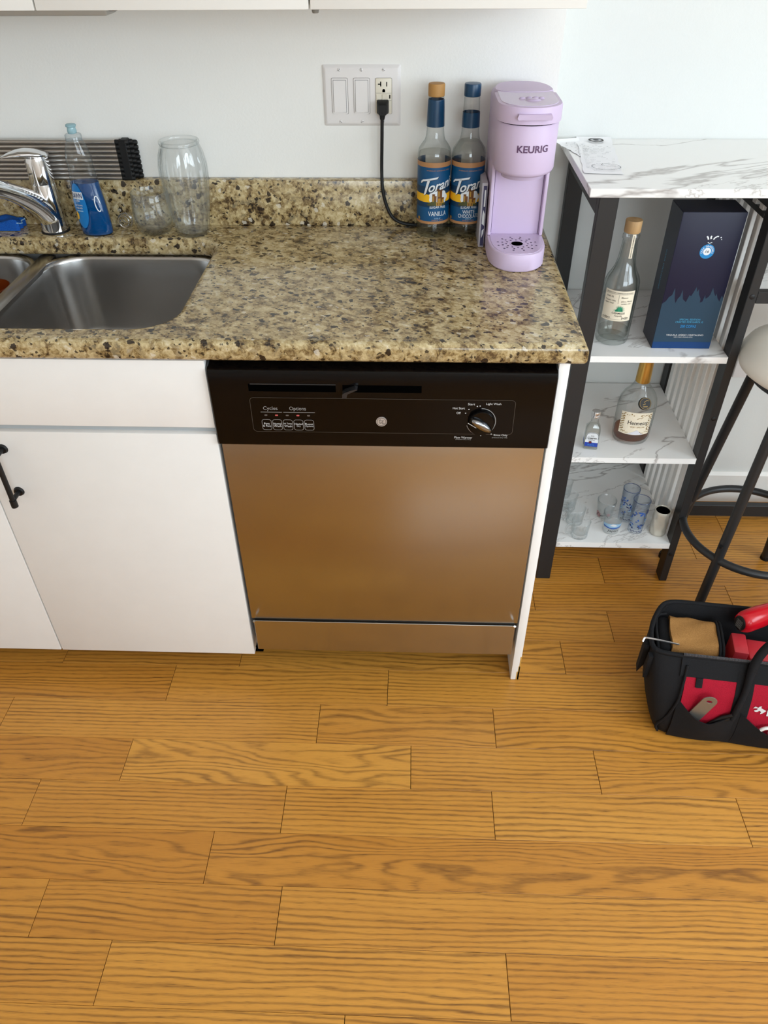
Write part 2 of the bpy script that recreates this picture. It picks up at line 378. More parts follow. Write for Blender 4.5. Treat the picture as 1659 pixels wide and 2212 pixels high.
# ------------------------------------------------------------------ scene objects
ORG = {}
def mesh_obj(name, vf, m, org, smooth):
    me = bpy.data.meshes.new(name); me.from_pydata([(v[0]-org[0], v[1]-org[1], v[2]-org[2]) for v in vf[0]], [], vf[1])
    me.validate(); me.update(); me.materials.append(m)
    if smooth:
        me.polygons.foreach_set('use_smooth', [True]*len(me.polygons))
        try: me.set_sharp_from_angle(angle=math.radians(smooth))
        except Exception: pass
    o = bpy.data.objects.new(name, me); COL.objects.link(o); return o
def ctr(vf, base=False):
    V = vf[0]; mn = [min(v[i] for v in V) for i in range(3)]; mx = [max(v[i] for v in V) for i in range(3)]
    return ((mn[0]+mx[0])/2, (mn[1]+mx[1])/2, mn[2] if base else (mn[2]+mx[2])/2)
def tag(o, label, cat=None, group=None, kind=None):
    if label: o['label'] = label
    if cat: o['category'] = cat
    if group: o['group'] = group
    if kind: o['kind'] = kind
    return o
def thing(name, label, cat, loc=(0, 0, 0), rz=0., group=None, kind=None, world=False):
    """Empty at the thing's base; world=True means its parts are given in world coordinates"""
    o = bpy.data.objects.new(name, None); o.empty_display_size = .05; COL.objects.link(o)
    o.location = loc; o.rotation_euler = (0, 0, rz); ORG[o.name] = tuple(loc) if world else (0, 0, 0)
    return tag(o, label, cat, group, kind)
def part(name, vf, m, parent, smooth=35, label=None, kind=None):
    c = ctr(vf); o = mesh_obj(name, vf, m, c, smooth); p = ORG[parent.name]; o.parent = parent
    o.location = (c[0]-p[0], c[1]-p[1], c[2]-p[2]); ORG[o.name] = c
    return tag(o, label, None, None, kind)
def solo(name, vf, m, label, cat, group=None, smooth=35):
    c = ctr(vf, True); o = mesh_obj(name, vf, m, c, smooth); o.location = c; ORG[o.name] = c
    return tag(o, label, cat, group)
def struct(name, vf, m, smooth=None, label=None):
    c = ctr(vf, True); o = mesh_obj(name, vf, m, c, smooth); o.location = c; ORG[o.name] = c
    return tag(o, label, None, None, 'structure')
def copy_tree(o, parent=None):
    c = o.copy(); COL.objects.link(c); c.parent = parent
    for ch in list(o.children): copy_tree(ch, c)
    return c

# ================================================================== THE SETTING
YW, YR, XC = .6007, .735, .648          # kitchen wall plane, recessed wall plane, corner
XL, XR, YF, ZC = -1.95, 2.78, -3.2, 2.5  # room limits
PY0, PW = .025, .1067
floor = struct('floor', box(XL, XR, YF, YR, -.03, -.0125), SUBF)
JOINTS = {-6: [1.30], -5: [.62, 1.187], -4: [.905, 1.52], -3: [.70, 1.233], -2: [.889, 1.42], -1: [-.06, .7495, 1.34], 0: [-.2174, .3125, 1.02], 1: [-.5841, .1547, .5616, 1.35], 2: [-.2639, .3696, .7772, 1.40],
          3: [-.4357, .1031, .5425, 1.0584], 4: [-.0327, 1.44], 5: [-.3359, .1222, 1.30], 6: [-.1782, .5442, 1.20], 7: [-.42, .26, .95]}
CATH = {4: .95, 2: .8, 1: .55}
TONES = {(2, 1): .95, (4, 0): .15, (4, 1): .25, (1, 2): .55, (2, 2): .62, (1, 1): .75, (3, 1): .5, (5, 1): .32, (6, 1): .75, (5, 2): .6, (3, 3): .85}
CATHS = {(2, 1): .95, (1, 2): .75, (1, 1): .15, (0, 1): .35, (6, 1): .25, (5, 1): .3, (5, 2): .2, (3, 2): .12, (3, 1): .2, (2, 2): .15, (6, 2): .1, (3, 3): .25, (2, 0): .7}
rng = random.Random(11)
for k in range(-7, 31):
    y1 = min(PY0-k*PW, YR-.002); y0 = PY0-(k+1)*PW
    if y1-y0 < .02 or y0 < YF-.02: continue
    y0 = max(y0, YF+.002)
    J = list(JOINTS.get(k, []))
    if not J: J = [rng.uniform(-.5, .1)]
    while J[0] > XL+.75: J.insert(0, J[0]-rng.uniform(.42, .75))
    while J[-1] < XR-.75: J.append(J[-1]+rng.uniform(.42, .85))
    first = len([j for j in J if j not in JOINTS.get(k, []) and j < (JOINTS.get(k, [9])[0])])
    E_ = [XL]+J+[XR]
    for i in range(len(E_)-1):
        x0, x1 = E_[i]+.0006, E_[i+1]-.0006; a, b = y0+.0003, y1-.0003; e = .0003
        V = [(x0, a, -.0125), (x1, a, -.0125), (x1, b, -.0125), (x0, b, -.0125), (x0, a, -e), (x1, a, -e), (x1, b, -e), (x0, b, -e), (x0+e, a+e, 0), (x1-e, a+e, 0), (x1-e, b-e, 0), (x0+e, b-e, 0)]
        F = [(0, 3, 2, 1), (8, 9, 10, 11)]+[(j, (j+1) % 4, 4+(j+1) % 4, 4+j) for j in range(4)]+[(4+j, 4+(j+1) % 4, 8+(j+1) % 4, 8+j) for j in range(4)]
        o = part('plank', (V, F), OAK, floor, None)
        key = (k, i-first) if k in JOINTS else None
        o.color = (TONES.get(key, rng.uniform(.25, .8)), rng.random(), CATHS.get(key, CATH.get(k, rng.choice([.08, .15, .3, .6]))), 1)

# walls, ceiling: the two window openings let the daylight in
def wall_open(axis, t0, t1, a0, a1, z1, o0, o1, oz0, oz1):
    f = (lambda a, b, c, d: box(t0, t1, a, b, c, d)) if axis == 'x' else (lambda a, b, c, d: box(a, b, t0, t1, c, d))
    return join(f(a0, o0, 0, z1), f(o1, a1, 0, z1), f(o0, o1, 0, oz0), f(o0, o1, oz1, z1))
struct('wall_back', box(XL, XC, YW, YR+.12, -.03, ZC), WALLP)
struct('wall_recess', box(XC, XR, YR, YR+.12, -.03, ZC), WALLR)
struct('wall_left', box(XL-.12, XL, YF, YW, -.03, ZC), WALLP)
struct('wall_right', wall_open('x', XR, XR+.12, YF, YR+.12, ZC, -2.5, -.5, 1.05, 2.35), WALLR)
struct('wall_front', wall_open('y', YF-.12, YF, XL, XR, ZC, .5, 2.6, 1.05, 2.35), WALLP)
struct('ceiling', box(XL-.12, XR+.12, YF-.12, YR+.12, ZC, ZC+.1), WALLP)
def window(name, axis, t, a0, a1, z0, z1):
    w = .045
    f = (lambda a, b, c, d: box(t, t+.05, a, b, c, d)) if axis == 'x' else (lambda a, b, c, d: box(a, b, t, t+.05, c, d))
    mid = (a0+a1)/2
    fr = struct(name, join(f(a0, a1, z0, z0+w), f(a0, a1, z1-w, z1), f(a0, a0+w, z0, z1), f(a1-w, a1, z0, z1)), BASEB)
    part('mullion', f(mid-.02, mid+.02, z0+w, z1-w), BASEB, fr, None)
window('window_1', 'x', XR+.03, -2.5, -.5, 1.05, 2.35); window('window_2', 'y', YF-.09, .5, 2.6, 1.05, 2.35)
struct('baseboard_recess', join(box(XC, XR, YR-.012, YR, 0, .100), prism([(YR, .100), (YR-.012, .100), (YR-.004, .109), (YR, .109)], XC, XR, 'x')), BASEB)

# ================================================================== BASE CABINET, END PANEL
ZT, ZB = .9, .862
t = thing('sink_cabinet', 'white laminate sink base cabinet with black bar handles under the granite worktop', 'cabinet', (-.485, .3, 0), world=True)
XG, X1c, X0c = -.4762, -.0071, -.9453
part('carcass', join(box(X0c, X1c-.001, .022, .575, .082, .10), box(X0c, X0c+.016, .022, .575, .10, ZB), box(X1c-.017, X1c-.001, .022, .575, .10, ZB), box(X0c, X1c, .56, .575, .10, ZB)), CABW, t)
part('toe_kick', box(X0c, X1c, .075, .09, 0, .082), DARK, t)
part('drawer_front', bbox(X0c, X1c, 0, .019, .722, .8605, .0012, 2), CABW, t)
part('finger_rail', box(X0c, X1c, .012, .022, .700, .724), mat('grey_gap_rail', S(168, 172, 174), .5), t)
def pull(x, z0, z1, parent):
    V = join(tube([(x, -.031, z0-.014), (x, -.031, z1+.014)], .0052, 12), *[lathe([(.0068, -.0075), (.0068, .0075)], 12, x, -.031, zz) for zz in (z0-.008, z1+.008)])
    p = part('handle', V, BLKM, parent)
    for zz in (z0, z1):
        part('handle_post', join(tube([(x, -.028, zz), (x, -.003, zz)], .0047, 10), tube([(x, -.0045, zz), (x, .0, zz)], [.0085, .0105], 16)), BLKM, p) if False else None
    return p
for (a, b, hx) in ((XG+.0015, X1c, -.4275), (X0c, XG-.0015, -.525)):
    dr = part('door', bbox(a, b, 0, .019, .0793, .7075, .0012, 2), CABW, t)
    part('handle', join(tube([(hx, -.031, .5505), (hx, -.031, .6835)], .0052, 12),
                        *[tube([(hx, -.031, zz-.008), (hx, -.031, zz+.008)], .0068, 12) for zz in (.558, .676)],
                        *[tube([(hx, -.028, zz), (hx, -.004, zz)], .0046, 10) for zz in (.565, .668)],
                        *[tube([(hx, -.0045, zz), (hx, 0, zz)], [.0088, .0108], 18) for zz in (.565, .668)]), BLKM, dr)

e = thing('end_panel', 'white painted end panel standing between dishwasher and bar shelf', 'panel', (.62, .3, 0), world=True)
part('panel', bbox(.6110, .6302, .0045, YW-.001, 0, ZB, .0012, 2), PAINTW, e)
part('chip', join(box(.6235, .6300, .0040, .0046, .001, .030), box(.6275, .6304, .0040, .0046, .03, .085), box(.6262, .6300, .0040, .0046, .0, .05)), STAIN, e, None, label='yellowed chipped paint at the foot of the panel')

# ================================================================== DISHWASHER
d = thing('dishwasher', 'stainless front dishwasher with black control panel under the granite worktop', 'dishwasher', (.3033, .3, 0), world=True)
DWW = .6065
part('tub', box(.004, DWW-.004, .03, .57, .10, .858), DARK, d)
cpz = .8415
# control panel: sloping top, rounded ridge, front face, flush slots, recess shade painted black
prof = [(.045, .861), (.040, .861), (.006, .8495), (-.0015, .8478), (-.0055, .8445), (-.0068, .8400), (-.0062, .70), (-.0050, .6900), (-.002, .6872), (.012, .6872), (.045, .6872)]
cp = part('control_panel', loft([[(x, y, z) for y, z in prof] for x in (-.0028, -.0022, .6087, .6093)], True, True), BLKG, d, 28)
part('side_edge', join(tube([(-.0030, -.004, .690), (-.0030, -.005, .838), (-.0030, .004, .848), (-.003, .038, .8605)], .0016, 8)), mat('grey_black_edge', S(52, 54, 56), .3), cp)
part('side_edge', join(tube([(.6095, -.004, .690), (.6095, -.005, .838), (.6095, .004, .848), (.6095, .038, .8605)], .0016, 8)), mat('grey_black_edge', S(52, 54, 56), .3), cp)
yf = -.0068
def slot_patch(x0, x1, z0, z1):
    return join(box(x0, x1, yf-.0001, yf+.0006, z0, z1))
part('vent_slot', slot_patch(.067, .2225, .8050, .8200), DARK, cp, None)
part('slot_lip', box(.0705, .2225, yf-.0012, yf, .8195, .8208), mat('grey_black_edge', S(52, 54, 56), .3), cp, None)
part('latch_slot', slot_patch(.2345, .3745, .8050, .8195), DARK, cp, None)
part('latch', join(prism([(.2350, .8015), (.2420, .8015), (.2445, .8100), (.2620, .8185), (.2575, .8200), (.2385, .8125), (.2350, .8090)], yf-.016, yf-.001, 'y')), mat('black_satin_plastic', S(40, 40, 42), .25), cp, 30)
ov = rrect(.0665, .5420, .7205, .7925, .007)
part('overlay', prism(ov, yf-.0004, yf+.001, 'y'), BLKOV, cp, None)
ovo = ov+[ov[0]]
part('overlay_outline', flat(strip2(ovo, .0006), (0, yf-.0006, 0)), mat('thin_grey_line', S(78, 72, 66), .4), cp, None)
yt = yf-.0007
def lab(s, x, z, w=None, h=None, m=GRTXT, parent=None, bold=0, y=None):
    return part('lettering', flat(text(s, w, h, bold), (x, yt if y is None else y, z)), m, parent or cp, None)
lab('Cycles', .1020, .7695, .026, .0100); lab('Options', .1515, .7695, .0300, .0100)
part('rule_line', flat(join2(rect2(.0835, .1225, -.0004, .0004), rect2(.1250, .1825, -.0004, .0004)), (0, yt, .7625)), GRTXT, cp, None)
for i, (l1, l2) in enumerate((('Pots', '& Pans'), ('Normal', 'Wash'), ('Hi Temp', 'Wash'), ('Heated', 'Dry'), ('Reset', 'Options'))):
    x = .0925+.0195*i
    part('indicator', prism(rrect(x-.0027, x+.0027, .7547, .7574, .0012, 3), yt-.0004, yt+.0006, 'y'), LED if i in (1, 3) else LEDOFF, cp, None)
    rr = rrect(x-.0085, x+.0085, .7250, .7470, .004, 3)
    bt = part('button', prism(rr, yt-.0005, yt+.0006, 'y'), BLKOV, cp, None)
    part('button_outline', flat(strip2(rr+[rr[0]], .0007), (0, yt-.0007, 0)), GRTXT, cp, None)
    part('lettering', flat(text(l1, None if len(l1) < 5 else .0145, .0042), (x, yt-.0008, .7383)), WHTXT, cp, None)
    part('lettering', flat(text(l2, None if len(l2) < 5 else .0145, .0042), (x, yt-.0008, .7333)), WHTXT, cp, None)
part('badge', prism([(.303+.0098*math.cos(2*PI*k/32), .7455+.0098*math.sin(2*PI*k/32)) for k in range(32)], yt-.0012, yt+.0006, 'y'), mat('silver_badge', S(206, 206, 208), .3, .6), cp, None)
part('badge_mark', flat(join2(ring2(.0078, .0086), sh2(text('GE', .0088, .0070, .0, .3), 0, 0), sh2(strip2([(.0052*math.cos(a), .0052*math.sin(a)) for a in [PI*.6+.1*i for i in range(9)]], .0008), 0, 0), sh2(strip2([(.0058*math.cos(a), .0058*math.sin(a)) for a in [-PI*.4+.1*i for i in range(9)]], .0008), 0, 0)), (.303, yt-.0015, .7455)), INK, cp, None)
# selector knob
KX, KZ = .4835, .7475
part('dial_ring', flat(join2(strip2([(.0262*math.cos(a), .0278*math.sin(a)) for a in [-2.85+.05*i for i in range(90)]], .0014)), (KX, yt-.0002, KZ)), GRTXT, cp, None)
kb = part('knob', loft([[(KX+.024*q*math.cos(2*PI*k/36), yt-h, KZ+.0255*q*math.sin(2*PI*k/36)) for k in range(36)] for q, h in ((1, 0), (1, .006), (.94, .0085), (0.05, .0105))], True, True), BLKG, cp, 40)
ang = math.radians(-33)
def blade(s, h): return [(KX+(a*math.cos(ang)-b*math.sin(ang)), yt-h, KZ+(a*math.sin(ang)+b*math.cos(ang))) for a, b in [(.0225*s*math.cos(2*PI*k/28), .0075*s*math.sin(2*PI*k/28)) for k in range(28)]]
part('knob_grip', loft([blade(1.0, .004), blade(1.0, .013), blade(.9, .0175), blade(.6, .0195), blade(.1, .020)], True, True), DARKCH, kb, 60)
part('knob_pointer', flat(rect2(-.0225, -.004, -.0108, -.0095), (KX, yt-.0112, KZ), (math.cos(ang), 0, math.sin(ang)), (-math.sin(ang), 0, math.cos(ang))), WHTXT, kb, None)
for s, x, z, w, h in (('Start', .4640, .7842, .0125, .0044), ('Light Wash', .5035, .7845, .0265, .0052), ('Hot Start', .4420, .7755, .0215, .0044), ('Off', .4420, .7655, .0075, .0044), ('Plate Warmer', .4535, .7130, .0330, .0044), ('(Heated Dry On)', .4535, .7085, .028, .0036), ('Rinse Only', .5215, .7185, .0250, .0050), ('(Heated Dry Off)', .5200, .7135, .028, .0036)):
    lab(s, x, z, w, h, WHTXT if '(' not in s else GRTXT)
for x, z in ((.4745, .7800), (.4795, .7808), (.4600, .7735), (.4545, .7655), (.4850, .7180), (.5040, .7215)):
    part('dial_mark', flat(disc2(.0011, 12), (x, yt-.0004, z)), WHTXT, cp, None)
dp = part('door_panel', bbox(0, DWW, 0, .022, .206, .6868, .0010, 2), STEEL, d)
part('door_gap', box(.004, DWW-.004, .004, .03, .195, .212), BLKM, d)
part('gap_tab', box(.284, .289, .002, .012, .2025, .206), mat('grey_black_edge', S(52, 54, 56), .3), d, None)
part('access_panel', bbox(.0045, DWW-.0045, -.0035, .012, .1015, .2005, .0008, 1), STEEL, d)
for sx in (.0065, DWW-.0065): part('screw', lathe([(0, -.0015), (.003, -.001), (.003, .001)], 10, sx, -.008, .2035), CHROME, d)
part('lower_frame', box(.02, DWW-.02, .012, .4, .094, .105), BLKM, d)
for fx in (.04, DWW-.04): part('foot', lathe([(.018, 0), (.018, .012), (.008, .014), (.008, .095)], 16, fx, .12), BLKM, d)

# ================================================================== WORKTOP AND BACKSPLASH
XE, YO = .6545, -.009
w = thing('granite_worktop', 'speckled tan granite worktop with upstand and sink cutout', 'worktop', (0, .3, ZB), world=True)
hole = rrect(-.905, -.073, .048, .482, (.075, .055, .055, .075), 8)
part('slab', holed([(-1.60, YO), (XE, YO), (XE, YW-.001), (-1.60, YW-.001)], [hole], ZB+.0, ZT, .0125, 5), GRANITE, w, 60)
part('backsplash', bbox(-1.60, .6475, YW-.0245, YW-.0005, ZT, ZT+.099, .002, 2), GRANITE, w)

# ================================================================== SINK
sk = thing('sink', 'undermount double bowl stainless steel sink set in the granite worktop', 'sink', (-.49, .27, .66), world=True)
def bowl(x0, x1, y0, y1, zt, depth, r):
    L = []
    for ins, dz in ((-.010, 0), (-.004, 0), (0, -.003), (.002, -.010), (.004, -.05), (.012, -depth+.035), (.020, -depth+.015), (.034, -depth+.004), (.055, -depth)):
        L.append(at_z(rrect(x0+ins, x1-ins, y0+ins, y1-ins, max(r-ins*.6, .02), 8), zt+dz))
    cx, cy = (x0+x1)/2, (y0+y1)/2
    L.append([(cx+(p[0]-cx)*.25, cy+(p[1]-cy)*.25, zt-depth-.003) for p in L[-1]])
    return loft(L, False, True)
part('bowl', bowl(-.458, -.062, .060, .498, .858, .20, .085), SINKST, sk, 50)
part('bowl', bowl(-.900, -.490, .060, .498, .858, .20, .085), SINKST, sk, 50)
part('rim', holed(rrect(-.94, -.03, .02, .535, .03), [rrect(-.449, -.071, .069, .489, .08, 8), rrect(-.891, -.499, .069, .489, .08, 8)], .8575, .8618, 0), SINKST, sk, None) if False else None
part('divider', loft([at_z(rrect(-.492, -.456, .05, .50, .004), .848), at_z(rrect(-.492, -.456, .05, .50, .004), .8572), at_z(rrect(-.486, -.462, .05, .50, .004), .8592)]), SINKST, sk)
for dx in (-.26, -.695):
    dr = part('drain', lathe([(.0, -.006), (.03, -.005), (.040, .0), (.044, .002), (.045, .0)], 32, dx, .28, .6555), CHROME, sk)
    part('strainer', lathe([(0, .004), (.012, .004), (.024, .0015), (.026, 0)], 24, dx, .28, .6525), CHROME, dr)
cu = thing('amber_cup', 'orange brown glass cup standing in the left sink bowl', 'cup', (-.570, .385, .6565))
part('cup_wall', lathe([(.034, .0), (.037, .004), (.043, .10), (.0445, .172), (.0425, .174), (.0405, .10), (.034, .010), (0, .008)], 32), AMBER, cu)

# ================================================================== FAUCET
fa = thing('faucet', 'chrome single lever pull-out kitchen faucet behind the sink', 'faucet', (-.457, .535, ZT))
dv = Vector((-.42, -.907, 0)).normalized()
part('base_ring', lathe([(.031, 0), (.031, .003), (.029, .004)], 36), BLKM, fa)
part('body', lathe([(.0285, .003), (.0285, .02), (.027, .06), (.0255, .098), (.0245, .105)], 40), CHROME, fa)
part('hub', lathe([(.0252, .104), (.0255, .107), (.0248, .150), (.0235, .158), (.018, .163), (0, .165)], 40), CHROME, fa)
P = smooth_path([(0, 0, .030), dv*.030+Vector((0, 0, .066)), dv*.075+Vector((0, 0, .100)), dv*.13+Vector((0, 0, .128)), dv*.20+Vector((0, 0, .142)), dv*.235+Vector((0, 0, .128))], 6)
part('spout', tube(P, [.0285-.0105*min(1, i/13) for i in range(len(P))], 22), CHROME, fa)
part('spray_head', tube([dv*.232+Vector((0, 0, .131)), dv*.243+Vector((0, 0, .108)), dv*.247+Vector((0, 0, .085))], [.0195, .021, .0205], 22), CHROME, fa)
part('logo_dot', lathe([(.004, 0), (.004, .0006)], 14, dv.x*.0256, dv.y*.0256, .128), BLKM, fa)
hl = []
dl = Vector((-.80, -.60, 0))
for tt, ww, hh, zz in ((-.0265, .008, .003, .156), (-.019, .020, .007, .157), (.0, .0255, .010, .160), (.018, .0240, .010, .163), (.036, .0190, .008, .1645), (.054, .0120, .005, .1635), (.070, .004, .002, .161)):
    sd = Vector((-dl.y, dl.x, 0)); c = dl*tt+Vector((0, 0, zz+.004))
    hl.append([c+sd*(ww*math.cos(2*PI*k/20))+Vector((0, 0, hh*math.sin(2*PI*k/20))) for k in range(20)])
part('lever', loft(hl), CHROME, fa, 60)

# ================================================================== UPPER CABINETS
uc = thing('wall_cabinet', 'white wall cabinets with flat doors hanging above the worktop', 'cabinet', (-.4, .45, 1.343), world=True)
part('carcass', join(box(-1.40, .6285, .318, .340, 1.348, 1.36), box(-1.40, .6285, .34, YW-.001, 1.354, 1.37), box(.6125, .6285, .318, YW-.001, 1.347, 2.05), box(-1.40, -1.384, .318, YW-.001, 1.347, 2.05), box(-1.40, .6285, .318, YW-.001, 2.035, 2.05), box(-1.4, .6285, YW-.012, YW-.001, 1.36, 2.05)), CABU, uc)
for a, b in ((-1.40, -.735), (-.732, -.2785), (-.2755, .1775), (.1805, .6297)):
    part('door', bbox(a, b, .298, .317, 1.343, 2.055, .0012, 2), CABU, uc)
part('hinge_cap', lathe([(.005, -.004), (.006, -.001), (.006, .002)], 12, .187, .312, 1.341), mat('grey_plastic', S(120, 116, 108), .4), uc)
ul = thing('cabinet_light', 'slim grey light bar fixed under the wall cabinets above the sink', 'light', (-.6, .41, 1.329), world=True)
part('housing', bbox(-1.2, -.188, .385, .44, 1.326, 1.3535, .004, 2), mat('pale_grey_metal', S(176, 174, 168), .4, .2), ul)
part('end_tab', join(bbox(-.1885, -.172, .392, .43, 1.332, 1.3535, .003, 2)), mat('grey_plastic', S(120, 116, 108), .4), ul)

# ================================================================== SWITCH PLATE AND CORD
PX, PZ, PWD, PHT = .1625, 1.1044, .1619, .1143
sp = thing('switch_plate', 'white three gang wall plate with two rocker switches and a socket', 'switch', (PX+PWD/2, YW-.003, PZ), world=True)
def fr(x0, x1, z0, z1, r, y): return [(p[0], y, p[1]) for p in rrect(x0, x1, z0, z1, r, 4)]
part('plate', loft([fr(PX, PX+PWD, PZ, PZ+PHT, .003, YW), fr(PX, PX+PWD, PZ, PZ+PHT, .003, YW-.0012), fr(PX+.005, PX+PWD-.005, PZ+.005, PZ+PHT-.005, .003, YW-.0058), fr(PX+.007, PX+PWD-.007, PZ+.007, PZ+PHT-.007, .003, YW-.0062)]), PLATEW, sp, 40)
cxs = [PX+.0351, PX+.0809, PX+.1268]; cz = PZ+PHT/2
yp = YW-.0062
for i, cx in enumerate(cxs):
    part('opening_gap', [(p[0], yp-.0001, p[1]) for p in rrect(cx-.0172, cx+.0172, cz-.0340, cz+.0340, .003, 3)] and (fr(cx-.0172, cx+.0172, cz-.034, cz+.034, .003, yp-.0002), [tuple(range(16))]), mat('gap_shadow_brown', S(92, 86, 80), .7), sp, None)
    for s in (-1, 1):
        sc = part('screw', lathe([(.0034, 0), (.0030, .0010), (.0018, .0016), (0, .0018)], 14), PLATEW, sp)
        sc.rotation_euler = (PI/2, 0, 0); sc.location = (cx-ORG[sp.name][0], yp-.0008-ORG[sp.name][1], cz+s*.0483-ORG[sp.name][2])
        part('screw_slot', box(-.0030, .0030, -.0004, .0004, .0017, .0021), GREYINK, sc, None).rotation_euler = (0, 0, .7*s+i)
    if i < 2:
        f0 = part('switch_frame', loft([fr(cx-.0165, cx+.0165, cz-.0333, cz+.0333, .0025, yp+.0), fr(cx-.0165, cx+.0165, cz-.0333, cz+.0333, .0025, yp-.0014), fr(cx-.0138, cx+.0138, cz-.0305, cz+.0305, .002, yp-.0016)]), PLATEW, sp)
        part('paddle_gap', (fr(cx-.0136, cx+.0136, cz-.0303, cz+.0303, .001, yp-.0018), [tuple(range(16))]), GREYINK, sp, None)
        part('paddle', loft([fr(cx-.0128, cx+.0128, cz-.0294, cz+.0294, .001, yp), [(p[0], yp-.0022-.0022*(.5-(p[1]-cz)/.06), p[1]) for p in rrect(cx-.0128, cx+.0128, cz-.0294, cz+.0294, .001, 4)]]), PLATEW, sp)
    else:
        rc = part('receptacle', loft([fr(cx-.0166, cx+.0166, cz-.0334, cz+.0334, .0025, yp), fr(cx-.0166, cx+.0166, cz-.0334, cz+.0334, .0025, yp-.0018), fr(cx-.0160, cx+.0160, cz-.0328, cz+.0328, .002, yp-.0022)]), ALMOND, sp)
        ys = yp-.0024
        def slots(zc): return join(flat(rect2(-.0062-.0011, -.0062+.0011, -.0042, .0048), (cx, ys, zc)), flat(rect2(-.0120, -.0062, -.0010, .0010), (cx, ys, zc)), flat(rect2(.0062-.001, .0062+.001, -.0042, .0042), (cx, ys, zc)), flat(join2(disc2(.0029, 14), rect2(-.0029, .0029, -.0034, 0)), (cx, ys, zc-.0115)))
        part('socket_slots', slots(cz+.0225), DARK, rc, None)
        for k, bx in enumerate((-.0105, .0015)):
            part('test_button', bbox(cx+bx-.0050, cx+bx+.0050, ys-.0014, ys, cz-.0060, cz+.0040, .0006, 1), ALMOND, rc)
        part('button_band', flat(join2(rect2(-.0160, .0160, -.0078, -.0072), rect2(-.0160, .0160, .0058, .0064)), (cx, ys, cz)), GREYINK, rc, None)
        part('status_light', flat(rect2(-.0011, .0011, -.003, .004), (cx+.0126, ys-.0002, cz-.001)), DARK, rc, None)
cxp, zp = cxs[2]-.002, cz-.0185
pc = thing('power_cord', 'black power cord plugged into the wall socket behind the syrup bottles', 'cord', (cxp, YW-.02, 1.1), world=True)
yq = yp-.0022
part('plug', join(loft([fr(cxp-.0125, cxp+.0125, zp-.0125, zp+.0125, .003, yq), fr(cxp-.0125, cxp+.0125, zp-.0125, zp+.0125, .003, yq-.010), fr(cxp-.0100, cxp+.0100, zp-.0120, zp+.0100, .003, yq-.018), fr(cxp-.0085, cxp+.0085, zp-.013, zp+.006, .003, yq-.022)]),
                 tube([(cxp, yq-.015, zp-.008), (cxp-.001, yq-.016, zp-.022)], [.0075, .0048], 12)), RUBBER, pc)
P = smooth_path([(cxp-.001, yq-.015, zp-.014), (cxp-.002, yq-.014, 1.075), (cxp-.003, yq-.011, 1.02), (cxp-.001, .5715, .985), (cxp+.006, .5705, .952), (cxp+.020, .569, .924), (cxp+.042, .569, .910), (cxp+.075, .5715, .9045), (cxp+.11, .5722, .9040), (cxp+.17, .5722, .9040), (cxp+.21, .5722, .904), (cxp+.225, .569, .904)], 7)
part('cable', tube(P, .0036, 10), RUBBER, pc)

# ================================================================== COFFEE MAKER
km = thing('coffee_maker', 'slim lilac single cup pod coffee maker at the end of the worktop', 'coffee maker', (.5665, .44, ZT), world=True)
KX0, KX1 = .5090, .6240
def dplan(x0, x1, yb, yfr, ry, z, n=14, pw=2.5):
    cx, hw = (x0+x1)/2, (x1-x0)/2; P = [(x1, yb, z), (x0, yb, z)]
    for k in range(n+1):
        a = PI*k/n; c, s = math.cos(a), math.sin(a)
        P.append((cx-hw*math.copysign(abs(c)**(2/pw), c), yfr+ry-ry*abs(s)**(2/pw), z))
    return P
def lift(P, z): return [(p[0], p[1], z) for p in P]
def grow(P, k):
    cx = sum(p[0] for p in P)/len(P); cy = .42; hw = (KX1-KX0)/2
    return [(cx+(p[0]-cx)*(1-k/hw), cy+(p[1]-cy)*(1-k/.14), p[2]) for p in P]
A = dplan(KX0, KX1, .572, .305, .085, 0)
part('base', loft([lift(grow(A, .003), ZT+.001), lift(A, ZT+.004), lift(A, ZT+.0335), lift(grow(A, .0012), ZT+.0352), lift(grow(A, .0035), ZT+.0358)]), LILAC, km, 40)
tr = part('drip_tray', loft([lift(grow(dplan(KX0, KX1, .425, .305, .085, 0), .0055), ZT+.0350), lift(grow(dplan(KX0, KX1, .425, .305, .085, 0), .0060), ZT+.0366)]), LILACD, km)
tcx, tcy = .5665, .3665
part('drain_hole', flat(disc2(.0135, 28), (tcx, tcy, ZT+.0369), (1, 0, 0), (0, 1, 0)), DARK, tr, None)
part('drain_rim', flat(ring2(.0120, .0138, 28), (tcx, tcy, ZT+.03695), (1, 0, 0), (0, 1, 0)), LILACD, tr, None)
hs = []
for q, (rr, off) in enumerate(((.0215, 0), (.0295, .13), (.0385, 0.02))):
    for k in range(12): hs.append((rr, 2*PI*k/12+off+.12*q))
part('tray_holes', join(*[flat(disc2(.0021, 10), (tcx+rr*1.02*math.cos(a), tcy+rr*.98*math.sin(a), ZT+.0369), (1, 0, 0), (0, 1, 0)) for rr, a in hs]), mat('deep_plum', S(74, 52, 84), .5), tr, None)
part('column', bbox(KX0+.001, KX1-.001, .428, .572, ZT+.03, 1.085, .004, 3), LILAC, km)
for s, x in ((1, KX0+.004), (-1, KX1-.004)):
    part('column_rail', bbox(x-.0035, x+.0035, .416, .44, ZT+.036, 1.08, .0022, 2), LILAC, km)
part('column_seam', flat(join2(rect2(KX0+.0085, KX0+.0093, ZT+.038, 1.078), rect2(KX1-.0093, KX1-.0085, ZT+.038, 1.078)), (0, .4275, 0)), mat('deep_plum', S(74, 52, 84), .5), km, None)
part('rear_housing', bbox(KX0, KX1, .45, .574, 1.06, 1.186, .012, 3), LILAC, km)
hcx, hcy, hr = .5665, .398, .0585
H = dplan(KX0-.0005, KX1+.0005, .52, .336, .060, 0, 18, 2.1)
